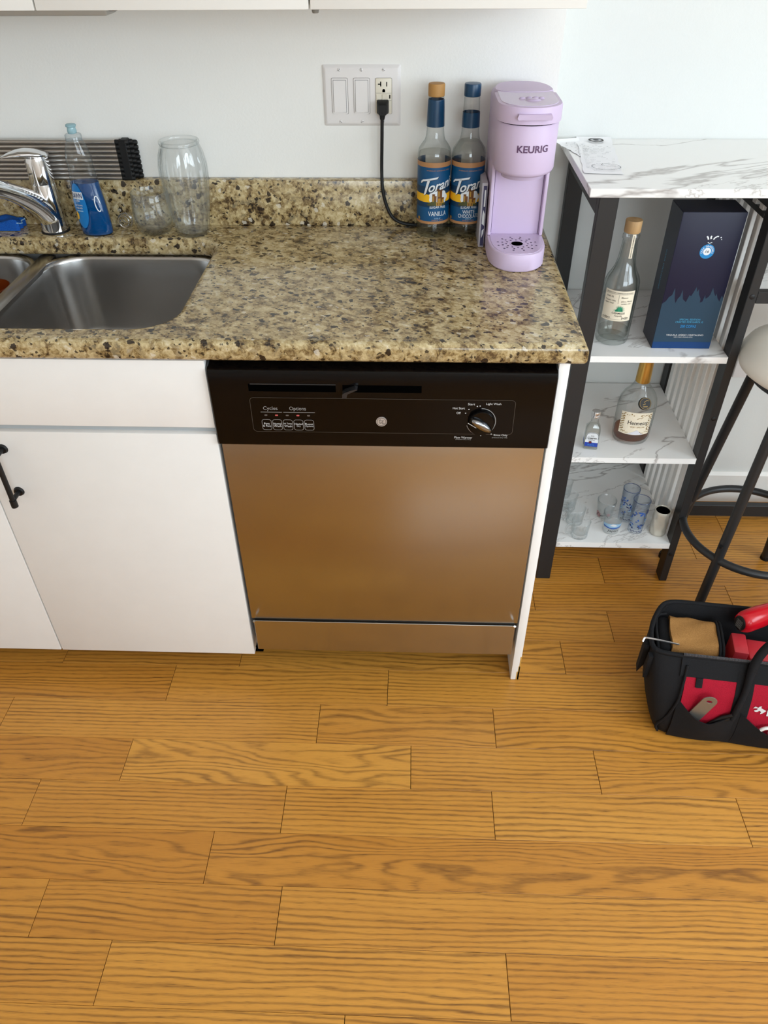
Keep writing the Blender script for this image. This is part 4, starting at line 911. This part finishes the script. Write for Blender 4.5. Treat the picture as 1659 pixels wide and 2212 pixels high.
hn = thing('cognac_bottle', 'round shouldered cognac bottle with gold neck on the middle shelf', 'bottle', (.9135, .4520, .4145))
HP = [(0, .006), (.030, .004), (.037, 0), (.0425, .003), (.0455, .012), (.0462, .03), (.0470, .085), (.0468, .102), (.0440, .118), (.0375, .132), (.0280, .144), (.0205, .154), (.0172, .164), (.0160, .172)]
part('glass_body', lathe(HP, 44, cap=False, sy=.86), GLASSB, hn, 50)
part('cognac', lathe([(0, .010), (.033, .007), (.0400, .010), (.0428, .016), (.0430, .034), (0, .034)], 40, cap=False, sy=.86), COGNAC, hn, 50)
part('neck_foil', lathe([(.0172, .163), (.0176, .166), (.0165, .205), (.0160, .240), (.0168, .2425), (.0168, .2520), (.0150, .2545), (0, .2548)], 36), GOLD, hn, 40)
ha = -.12; hrf = lambda z: prad(HP, min(max(z, .004), .17))
lb = part('label', cyl(poly2([(-.040, .034), (0, .0335), (.040, .034), (.0405, .0935), (.02, .096), (0, .0965), (-.02, .096), (-.0405, .0935)]), .0005, ha, 0, .002, 1, .86, lambda z: hrf(max(z, .05))), CREAM, hn, 60)
def HL(vf2, m=INK, dr=.0010, nm='lettering'): part(nm, cyl(vf2, dr, ha, 0, .002, 1, .86, lambda z: hrf(max(z, .05))), m, lb, None)
HL(sh2(text('Hennessy', .050, .0142, .006), .006, .0660)); HL(sh2(text('VERY SPECIAL', .036, .0040), .006, .0560), GOLDP)
vn = []
rv = random.Random(4)
for k in range(46):
    q = k/45; u, v = (-.0335+.004*math.sin(k*2.1), .040+.05*q) if k < 23 else (.0335+.004*math.sin(k*2.3), .04+.05*(k-23)/22)
    if k < 23: v = .04+.05*k/22
    vn.append(sh2(disc2(rv.uniform(.0014, .0024), 8, 1, .7), u, v, rv.uniform(0, 3)))
for k in range(12): vn.append(sh2(disc2(rv.uniform(.0012, .0022), 8, 1, .7), -.029+.0053*k if k < 5 else .004+.004*k-.014, .0915-.0035*abs(math.sin(k*1.1)), rv.uniform(0, 3)))
for k in range(8): vn.append(sh2(disc2(rv.uniform(.0012, .002), 8, 1, .7), (-.028+.004*k) if k < 4 else (.014+.004*(k-4)), .0395+.002*math.sin(k*2), rv.uniform(0, 3)))
HL(join2(*vn), GOLDP, .0010, 'vine_border'); HL(poly2([(-.016, .0345), (.024, .0345), (.012, .043), (.006, .0485), (-.002, .043)]), mat('silver_print', S(214, 214, 222), .4), .0010, 'label_wedge'); HL(sh2(strip2([(-.005, 0), (.0, .004), (.004, .003), (.008, .007)], .0012), .006, .0785), GOLDP, .0012, 'emblem_mark')
nr = Vector((.06, -.82, .57)).normalized(); ux = Vector((1, .07, 0)).normalized(); uy = nr.cross(ux)*1; uy = uy if uy.z > 0 else -uy
sc_ = Vector((.004, -.0412, .1240))
md = part('medallion', loft([[tuple(sc_+nr*h+ux*(.0150*q*math.cos(2*PI*k/32))+uy*(.0150*q*math.sin(2*PI*k/32))) for k in range(32)] for q, h in ((1, -.004), (1, .0015), (.94, .0025), (.02, .0027))]), mat('black_medallion', S(20, 18, 17), .5), hn, 40)
part('medallion_mark', flat(join2(ring2(.0128, .0136), strip2([(-.006, -.003), (.001, -.001), (-.003, .003), (.004, .0075), (.008, .006)], .0014), sh2(rect2(-.0055, .0055, -.0085, -.0065), 0, 0)), sc_+nr*.0031, ux, uy), GOLDP, md, None)

mb = thing('miniature_bottle', 'tiny square spirit miniature with silver cap on the middle shelf', 'bottle', (.8065, .4095, .4145), -.16)
def sq(h, z, r=.004): return at_z(rrect(-h, h, -h*.86, h*.86, min(r, h*.8), 4), z)
part('glass_body', loft([sq(.0160, 0), sq(.0172, .002), sq(.0174, .050), sq(.0166, .058), sq(.0125, .0665, .008), sq(.0095, .072, .008), sq(.0088, .078, .0075), sq(.0088, .090, .0075)], True, False), GLASSB, mb, 50)
part('spirit', loft([sq(.0152, .004), sq(.0158, .008), sq(.0160, .048), sq(.0150, .056), sq(.010, .066, .006)]), SYRUP, mb, 50)
part('cap', lathe([(.0100, .0865), (.0108, .0875), (.0108, .0915), (.0102, .093), (.0108, .0945), (.0108, .1015), (.0100, .1035), (0, .1040)], 24), ALUM, mb, 40)
lb = part('label', flat(poly2([(-.0155, .012), (.0155, .012), (.0155, .040), (.013, .047), (.007, .0505), (-.007, .0505), (-.013, .047), (-.0155, .040)]), (0, -.0155, 0)), CLOUD, mb, None)
part('label_base', flat(rect2(-.0155, .0155, .010, .0215), (0, -.0157, 0)), mat('royal_blue_label', S(30, 62, 160), .4), lb, None)
part('side_label', flat(rect2(-.0135, .0135, .010, .0215), (-.0178, 0, 0), (0, 1, 0)), mat('royal_blue_label', S(30, 62, 160), .4), lb, None)
part('side_label', flat(rect2(-.0135, .0135, .0215, .042), (-.0178, 0, 0), (0, 1, 0)), CLOUD, lb, None)
part('lettering', flat(sh2(text('Jose', .008, .0040, .01), 0, .0405), (0, -.0158, 0)), INK, lb, None); part('lettering', flat(sh2(text('Cuervo', .022, .0066, .02), 0, .0345), (0, -.0158, 0)), INK, lb, None)
part('lettering', flat(sh2(text('ESPECIAL', .016, .0022), 0, .0285), (0, -.0158, 0)), INK, lb, None); part('lettering', flat(sh2(text('PLATA', .016, .0034), 0, .0150), (0, -.0160, 0)), CYANP, lb, None)
part('seal', flat(sh2(disc2(.0036, 18), -.003, .0225), (0, -.0160, 0)), mat('dark_red_seal', S(90, 24, 34), .4), lb, None)
part('label_arch', flat(strip2([(-.0145, .030), (-.0145, .040), (-.0122, .0462), (-.0066, .0494), (.0066, .0494), (.0122, .0462), (.0145, .040), (.0145, .030)], .0010), (0, -.0158, 0)), INK, lb, None)

# ================================================================== GLASSES ON THE BOTTOM SHELF
Z3 = .1370
def mug(x, y, label):
    t = thing('shot_mug', label, 'mug', (x, y, Z3), 0, 'clear glass shot mugs')
    part('mug_wall', lathe([(0, 0), (.0195, 0), (.0215, .002), (.0225, .012), (.0250, .050), (.0254, .0515), (.0244, .0525), (.0236, .051), (.0212, .016), (.0180, .012), (0, .0115)], 28, cap=False), GLASS, t, 50)
    fl_ = join(*[bbox(-.0028, .0028, -.0012, .0012, .002, .011, .0008, 1) for _ in (0,)])
    part('base_facets', join(*[xf(fl_, (.0212*math.cos(a), .0212*math.sin(a), 0), a+PI/2) for a in [2*PI*k/14 for k in range(14)]]), GLASS, t, 40)
    part('handle', tube(smooth_path([(-.0228, -.003, .043), (-.033, -.006, .043), (-.0395, -.008, .034), (-.0385, -.008, .020), (-.031, -.006, .0125), (-.0222, -.003, .014)], 5), .0028, 8), GLASS, t, 60)
for x, y, l in ((.8185, .3890, 'clear glass shot mug at the front of the row on the bottom shelf'), (.8150, .4460, 'clear glass shot mug second from the front on the bottom shelf'), (.8040, .5060, 'clear glass shot mug third from the front on the bottom shelf'), (.8000, .5680, 'clear glass shot mug farthest back on the bottom shelf')):
    mug(x, y, l)
def shot(label, x, y, rb, rtp, h, gm, thick=.010):
    t = thing('shot_glass', label, 'glass', (x, y, Z3), 0, 'printed shot glasses')
    part('glass_wall', lathe([(0, 0), (rb-.002, 0), (rb, .0015), (rtp, h-.001), (rtp-.0008, h), (rtp-.0018, h-.001), (rb-.0022, thick+.001), (rb-.005, thick), (0, thick)], 32, cap=False), gm, t, 50)
    return t, (lambda z: rb+(rtp-rb)*z/h+.0002)
t, rf = shot('squat shot glass with blue mountain print on the bottom shelf', .9080, .4140, .0215, .0272, .064, GLASS, .012)
part('print', cyl(poly2([(-.026, .024), (.026, .024), (.026, .036), (.012, .039), (.0, .0425), (-.012, .0385), (-.026, .036)]), .0003, -.1, 0, .002, 1, 1, rf), LTBLUEP, t, 60); part('print', cyl(poly2([(-.024, .024), (.0, .0225), (.024, .025), (.024, .030), (.008, .028), (-.006, .0265), (-.024, .030)]), .0005, -.1, 0, .002, 1, 1, rf), BLUEP, t, 60)
part('print', cyl(poly2([(-.008, .034), (-.002, .041), (.004, .040), (.010, .034), (.003, .032)]), .0007, -.1, 0, .002, 1, 1, rf), CLOUD, t, 60)
part('lettering', cyl(sh2(text('Japan', .028, .0095, .006, .15), .002, .0145), .0006, -.1, 0, .002, 1, 1, rf), INK, t, None)
t, rf = shot('squat shot glass with mauve print behind the blue mountain glass', .9030, .4760, .0205, .0262, .058, GLASS, .010)
part('print', cyl(join2(poly2([(-.028, .006), (-.012, .006), (-.012, .020), (-.020, .026), (-.028, .020)]), sh2(disc2(.006, 12), .008, .018)), .0003, -.2, 0, .002, 1, 1, rf), PINKP, t, 60); part('print', cyl(strip2([(-.024, .010), (-.018, .020), (-.013, .012), (.002, .018), (.009, .010)], .002), .0006, -.2, 0, .002, 1, 1, rf), INK, t, 60)
def tall(label, x, y, seed):
    t, rf = shot(label, x, y, .0190, .0226, .106, GLASSBL, .014)
    r_ = random.Random(seed)
    for m, n in ((BLUEP, 13), (DKBLUEP, 8), (LTBLUEP, 4)):
        L = []
        for k in range(n):
            u = r_.uniform(-.030, .030); v = r_.uniform(.024, .080); a = r_.uniform(0, 3); s_ = r_.uniform(.0035, .0062)
            L += [sh2(poly2([(0, 0), (s_, .4*s_), (1.3*s_, 1.2*s_), (.5*s_, 1.1*s_)]), u, v, a), sh2(poly2([(0, 0), (-s_, .5*s_), (-1.2*s_, 1.2*s_), (-.4*s_, 1.0*s_)]), u, v, a)]
        part('butterfly_print', cyl(join2(*L), .0003+.0003*(m is not BLUEP), -.2, 0, .002, 1, 1, rf), m, t, 60)
    part('base_print', cyl(strip2([(-.018+.0006*i+.0010*math.sin(i*.5), .0110+.0036*math.sin(i*.5)*(.6+.4*math.sin(i*.17))) for i in range(61)], .0013), .0005, -.15, 0, .002, 1, 1, rf), DKBLUEP, t, 60)
    part('blue_rim', lathe([(.0221, .1050), (.0228, .1060), (.0221, .1070), (.0214, .1060), (.0221, .105)], 32, cap=False), mat('dark_blue_glass_rim', S(44, 62, 104), .1), t, 60)
tall('tall shooter glass with blue butterfly print nearer the shelf edge', .9745, .4150, 3); tall('tall shooter glass with blue butterfly print standing behind its twin', .9580, .4640, 8)
ce = thing('ceramic_cup', 'pearly hammered ceramic shooter cup with black inside at the shelf corner', 'cup', (1.0330, .4080, Z3))
L = []
for r, z in ((.0185, 0), (.0210, .002), (.0216, .010), (.0216, .020), (.0216, .030), (.0216, .040), (.0214, .050), (.0214, .060), (.0216, .070), (.0218, .0745), (.0205, .0775)):
    L.append([((r+.0011*math.sin(9*2*PI*j/72+round(z*100)*1.6)*(1 if .004 < z < .07 else 0))*math.cos(2*PI*j/72), (r+.0011*math.sin(9*2*PI*j/72+round(z*100)*1.6)*(1 if .004 < z < .07 else 0))*math.sin(2*PI*j/72), z) for j in range(72)])
part('cup_wall', loft(L, True, False), CERAM, ce, 60)
part('lip', lathe([(.0206, .0765), (.0214, .0775), (.0200, .0792), (.0182, .0780), (.0180, .076)], 40, cap=False), CERAM, ce, 60)
part('lining', lathe([(.0182, .0778), (.0180, .01), (0, .008)], 36, cap=False), DARK, ce, 60)

# ================================================================== BAR STOOL, WALL SOCKET
SCX, SCY = 1.2385, .3250
st = thing('bar_stool', 'round cream vinyl bar stool on black tube legs with foot ring', 'stool', (SCX, SCY, 0))
part('seat', lathe([(r_*1.052, z_) for r_, z_ in [(0, .668), (.10, .668), (.140, .671), (.1525, .680), (.1560, .692), (.1545, .706), (.146, .722), (.128, .735), (.10, .741), (.05, .738), (0, .736)]], 56), VINYL, st, 60)
part('seat_pan', lathe([(0, .650), (.128, .650), (.132, .654), (.132, .668), (0, .668)], 40), BLKMET, st)
for k, a in enumerate((137, 223, 317, 43)):
    c, s = math.cos(math.radians(a)), math.sin(math.radians(a))
    lg = part('leg', tube([(c*.120, s*.120, .656), (c*.197, s*.197, .004)], .0118, 14), BLKMET, st, 60)
    part('foot', lathe([(.0135, 0), (.0135, .012), (.0125, .016)], 14, c*.198, s*.198), RUBBER, lg)
    part('weld_bolt', lathe([(.005, -.003), (.005, .003)], 10, c*.1815, s*.1815, .27), BLKM, lg)
part('foot_ring', tube([(.172*math.cos(2*PI*k/64), .172*math.sin(2*PI*k/64), .222) for k in range(64)], .0100, 12, True), BLKMET, st, 60)
ws = thing('wall_socket', 'white wall socket plate on the recessed wall behind the stool', 'socket', (1.290, YR-.003, .436), world=True)
part('plate', bbox(1.254, 1.326, YR-.006, YR-.0002, .436, .551, .002, 2), PLATEW, ws)
for zz in (.474, .513):
    f = part('socket_face', prism(rrect(1.275, 1.305, zz-.014, zz+.014, .007), YR-.008, YR-.005, 'y'), PLATEW, ws)
    part('socket_slots', flat(join2(rect2(-.0075, -.0055, -.003, .005), rect2(.0055, .0075, -.003, .004), sh2(disc2(.0025, 10), 0, -.008)), (1.290, YR-.0083, zz)), DARK, f, None)

# ================================================================== TOOL BAG
BX, BY, BR = .927, -.137, math.radians(-6.75)
tb_ = thing('tool_bag', 'open black and red canvas tool bag on the floor by the stool', 'bag', (BX, BY, 0), BR)
def chaikin(P, it=2):
    for _ in range(it):
        Q = []
        for i in range(len(P)):
            a, b = P[i], P[(i+1) % len(P)]
            Q += [(a[0]*.78+b[0]*.22, a[1]*.78+b[1]*.22, a[2]*.78+b[2]*.22), (a[0]*.22+b[0]*.78, a[1]*.22+b[1]*.78, a[2]*.22+b[2]*.78)]
        P = Q
    return P
BW = .34
def bag_loop(z, fl, bl, y0, y1, x1, zf=None):   # corner polygon, front edge at y0, back at y1
    zf = z if zf is None else zf
    P = [(fl, y0+.012, zf), (fl+.03, y0, zf), (x1*.33, y0, zf), (x1*.66, y0, zf), (x1-.03, y0, zf), (x1, y0+.012, zf), (x1+.012, (y0+y1)/2, z), (x1, y1-.012, z), (x1-.03, y1, z), (x1*.66, y1, z), (x1*.33, y1, z), (bl+.03, y1, z), (bl, y1-.012, z), ((fl+bl)/2-.012, (y0+y1)/2, z)]
    return chaikin(P, 2)
LV = [(0, .004, .012, .004, .166, BW), (.006, -.004, .004, -.003, .172, BW+.006), (.05, -.018, -.010, -.006, .178, BW+.014), (.10, -.030, -.024, .000, .186, BW+.02), (.15, -.038, -.026, .014, .194, BW+.024), (.19, -.044, -.018, .036, .206, BW+.026), (.2135, -.046, -.006, .050, .214, BW+.024)]
outer = [bag_loop(*l) for l in LV]
inner = [bag_loop(z, fl+.006, bl+.006, y0+.006, y1-.006, x1-.006) for z, fl, bl, y0, y1, x1 in LV[::-1][:-2]]+[bag_loop(.03, .0, .006, .012, .16, BW-.006)]
part('body', loft(outer+inner, True, True), BAGBLK, tb_, 50)
rim = outer[-1]
part('rim_binding', tube(rim, .0052, 8, True), BAGBLK, tb_, 60)
def yfr(z):
    for (a, b) in zip(LV, LV[1:]):
        if a[0] <= z <= b[0]: return a[3]+(b[3]-a[3])*(z-a[0])/(b[0]-a[0])
    return LV[-1][3]
def front_patch(x0, x1, zlo, zhi, off, nx=16, nz=10, bulge=0.):
    """cloth patch on the sloping front face; zlo/zhi may be functions of x"""
    g0 = zlo if callable(zlo) else (lambda x: zlo); g1 = zhi if callable(zhi) else (lambda x: zhi)
    V = []; F = []
    for layer in (0, 1):
        for j in range(nz+1):
            for i in range(nx+1):
                u, v = i/nx, j/nz; x = x0+(x1-x0)*u; z = g0(x)+(g1(x)-g0(x))*v
                b = bulge*math.sin(PI*u)*(.25+.75*v)
                V.append((x, yfr(z)-(off+b if layer == 0 else off+b-.0024), z))
    n = (nx+1)*(nz+1)
    for j in range(nz):
        for i in range(nx):
            a = j*(nx+1)+i; F += [(a, a+1, a+nx+2, a+nx+1), (n+a, n+a+nx+1, n+a+nx+2, n+a+1)]
    for i in range(nx): a = nz*(nx+1)+i; F += [(a, a+1, n+a+1, n+a), (i, n+i, n+i+1, i+1)]
    for j in range(nz): a = j*(nx+1); F += [(a, a+nx+1, n+a+nx+1, n+a), (a+nx, n+a+nx, n+a+2*nx+1, a+2*nx+1)]
    return V, F
part('red_panel', front_patch(.030, BW-.03, .03, .176, .0030), BAGRED, tb_, 60)
part('top_band', front_patch(.018, BW-.018, .176, .2135, .0040), BAGBLK, tb_, 60)
scoop = lambda x0, x1, hi, dip: (lambda x: hi-dip*math.sin(PI*min(1, max(0, (x-x0)/(x1-x0))))**1.2)
part('pocket', front_patch(.022, .150, .004, lambda x: .126-.044*math.sin(PI*.5*min(1, (x-.022)/.075))+.022*max(0, (x-.095)/.055), .0040, 20, 10, .018), BAGBLK, tb_, 60)
part('seam_piping', tube(smooth_path([(.030, yfr(.20)-.006, .200), (.026, yfr(.16)-.006, .160), (.022, yfr(.12)-.006, .120), (.010, -.004, .07), (-.004, .000, .03), (.004, .003, .006)], 6), .0030, 8), BAGBLK, tb_, 60)
part('pocket', front_patch(.158, .310, .004, lambda x: .110-.050*math.sin(PI*.5*min(1, (x-.156)/.10))+.02*max(0, (x-.25)/.06), .0055, 18, 10, .014), BAGBLK, tb_, 60)
part('handle_strap', front_patch(.136, .172, .006, .196, .0045, 4, 12), BAGBLK, tb_, 60)
part('pull_tab', front_patch(.052, .066, .158, .177, .0062, 3, 4, .002), BAGBLK, tb_, 60)
part('zip', tube([(x, yfr(.2135)-.002, .2190) for x in [.02+.02*i for i in range(16)]], .0024, 6), RUBBER, tb_, 60)
part('zip_teeth', join(*[box(x, x+.0011, yfr(.2135)-.0045, yfr(.2135)+.0005, .2185, .2222) for x in [.02+.0024*i for i in range(118)]]), mat('grey_zip', S(96, 96, 100), .5), tb_, None, kind='stuff')
hp = smooth_path([(.140, -.012, .095), (.146, -.004, .130), (.154, .012, .170), (.158, .030, .205), (.166, .044, .240), (.184, .056, .270), (.212, .066, .290), (.245, .066, .288), (.275, .054, .255), (.290, .036, .205), (.296, .010, .150), (.298, -.010, .10)], 6)
part('carry_handle', tube(hp, [.0065+.0030*min(1, max(0, (i-10)/10))*min(1, max(0, (len(hp)-10-i)/10)) for i in range(len(hp))], 12), BAGBLK, tb_, 60)
part('end_flap', loft([[(-.046+q*.012, .075+k, z) for k, z in ((0, .206-q*.0), (.018, .206), (.018, .150+q*.03), (0, .142+q*.03))] for q in (-.9, 0)]), BAGBLK, tb_, 40)
part('end_flap', loft([[(-.040+q*.010, .048+k, z) for k, z in ((0, .200), (.014, .200), (.014, .140), (0, .130))] for q in (-.9, 0)]), BAGBLK, tb_, 40)
yy = lambda z: yfr(z)-.0042
lg = text('HUSKY', .105, .0200, .03)
part('lettering', ([(.262+u, yy(.118+v)-.0005, .118+v) for u, v in lg[0]], lg[1]), WHTXT, tb_, None)
mk = [(0, .004), (.004, .009), (.010, .0065), (.013, .0105), (.017, .011), (.016, .007), (.021, .004), (.028, .001), (.022, -.006), (.017, -.0085), (.018, -.003), (.0145, -.0005), (.010, -.004), (.005, -.004), (.003, -.001), (.008, .001), (.011, .004), (.006, .005)]
part('emblem', ([(.179+u, yy(.120+v)-.0006, .120+v) for u, v in mk], [tuple(range(len(mk)))]), WHTXT, tb_, None)

# ================================================================== TOOLS IN THE BAG (in the bag's frame, each its own thing)
cB, sB = math.cos(BR), math.sin(BR)
def inbag(u, v, z): return (BX+cB*u-sB*v, BY+sB*u+cB*v, z)
tp = thing('tan_pouch', 'tan canvas tool pouch with black piping inside the bag', 'pouch', inbag(.060, .132, .058), BR-.06)
nx, nz = 14, 14
def wob(u, v): return .006*math.sin(u*9+v*3)+.004*math.sin(v*17)
L = []
for k in range(nx+1):
    x = -.052+.100*k/nx
    L.append([(x+.002*math.sin(q*3), (.052+.002*math.sin(k*.9+q*4))*math.copysign(abs(math.cos(q))**.6, math.cos(q)), .118+(.030+.0022*math.sin(k*.5+q*7))*math.copysign(abs(math.sin(q))**.6, math.sin(q))) for q in [2*PI*j/28 for j in range(28)]])
part('canvas_roll', loft(L), CANVAS, tp, 60)
part('piping', tube([(.049, .053*math.copysign(abs(math.cos(q))**.6, math.cos(q)), .118+.031*math.copysign(abs(math.sin(q))**.6, math.sin(q))) for q in [2*PI*j/32 for j in range(32)]], .0032, 8, True), BAGBLK, tp, 60); part('piping', tube([(.056, .053*math.copysign(abs(math.cos(q))**.6, math.cos(q)), .118+.031*math.copysign(abs(math.sin(q))**.6, math.sin(q))) for q in [2*PI*j/32 for j in range(32)]], .0032, 8, True), BAGBLK, tp, 60)
part('black_body', bbox(-.082, -.046, -.050, .050, .004, .138, .014, 3), BAGBLK, tp)
part('body_piping', tube(smooth_path([(-.070, -.05, .06), (-.076, -.052, .110), (-.082, -.040, .138), (-.084, .0, .142), (-.078, .04, .140), (-.058, .052, .140)], 6), .0036, 8), BAGBLK, tp, 60)
part('stiff_base', bbox(-.045, .05, -.044, .044, .0, .09, .006, 2), BAGBLK, tp)
fl = thing('red_torch', 'glossy red hand torch with black oval label inside the bag', 'torch', inbag(.184, .172, .138), BR+.55)
part('barrel', loft([[(x, .024*q*math.cos(a), .085+.026*q*math.sin(a)) for a in [2*PI*k/28 for k in range(28)]] for x, q in ((-.035, .55), (-.030, .85), (-.02, 1.0), (.02, 1.02), (.045, .92), (.066, .85))]), REDPL, fl, 60)
part('label_plate', loft([[(-.0355-h, .0155*q*math.cos(a), .087+.020*q*math.sin(a)) for a in [2*PI*k/24 for k in range(24)]] for q, h in ((1, 0), (.9, .0016))]), BLKM, fl, 40)
part('lettering', flat(join2(*[sh2(rect2(-.008, .008, -.0006, .0006), 0, -.012+.004*k) for k in range(6)]), (-.0373, 0, .087), (0, -1, 0), (0, 0, 1)), GRTXT, fl, None)
rc = thing('red_tool_case', 'rose red plastic tool with square notch inside the bag', 'tool', inbag(.180, .132, .034), BR-.06)
part('shell', join(bbox(-.034, -.002, -.03, .03, .0, .150, .004, 2), bbox(.002, .060, -.03, .03, .0, .136, .004, 2)), REDPL2, rc)
part('notch', box(-.026, -.012, -.0308, -.0300, .108, .126), DARK, rc, None)
part('black_grip', join(bbox(.012, .085, -.052, -.031, .0, .112, .004, 2), bbox(.02, .05, -.047, -.031, .112, .122, .003, 2)), BLKM, rc)
sc2 = thing('scraper', 'grey steel scraper with hanging hole in the bag front pocket', 'tool', inbag(.070, -.0080, .082), BR-.0)
hv = rrect(-.0165, .0165, -.030, .055, (.004, .0165, .0165, .004), 6); hl_ = [(.0065*math.cos(-2*PI*k/16), .0395+.0042*math.sin(-2*PI*k/16)) for k in range(16)]
M_ = Matrix.Rotation(math.radians(18), 4, 'Y') @ Matrix.Rotation(math.radians(90), 4, 'X')
part('blade', xf(holed(hv, [hl_], -.0012, .0012, .0004, 1), M=Matrix.Translation((0, 0, .022)) @ M_), TOOLST, sc2, 40)
pl_ = thing('pliers', 'black handled pliers poking out of the bag front pocket', 'pliers', inbag(.108, -.0090, .072), BR)
for s in (-1, 1): part('grip', tube([(-.012, 0, -.01+s*.002), (.012, -.001, .018+s*.006), (.030, -.002, .032+s*.005)], [.003, .0042, .0038], 10), BLKM, pl_, 60)
hx = thing('hex_key', 'thin silver hex key sticking out of the left end of the bag', 'hex key', inbag(-.03, .075, .10), BR)
part('rod', tube(smooth_path([(.05, .018, .10), (.01, .012, .113), (-.026, .004, .126), (-.031, .002, .126), (-.034, -.003, .120)], 5), .0020, 6), mat('bright_steel', (.8, .8, .82, 1), .2, 1), hx, 40)
gp = thing('green_screwdriver', 'green handled screwdriver lying deep inside the bag', 'screwdriver', inbag(.172, .055, .14), BR)
part('grip', tube([(-.012, 0, .03), (.008, 0, .034), (.024, .004, .038)], [.006, .0078, .006], 12), mat('green_handle', S(20, 110, 80), .3), gp, 60); part('shaft', tube([(-.012, 0, .03), (-.03, -.004, .05)], .0024, 8), CHROME, gp, 60)
wp = thing('white_clip', 'white metal clip tool in the right front pocket of the bag', 'clip', inbag(.222, -.0170, .055), BR)
part('clip_body', tube(smooth_path([(-.018, 0, .022), (-.010, 0, .030), (.012, 0, .034), (.03, 0, .03), (.03, 0, .018), (.0, 0, .014)], 4), .004, 8), mat('white_metal', S(226, 226, 224), .3), wp, 60)
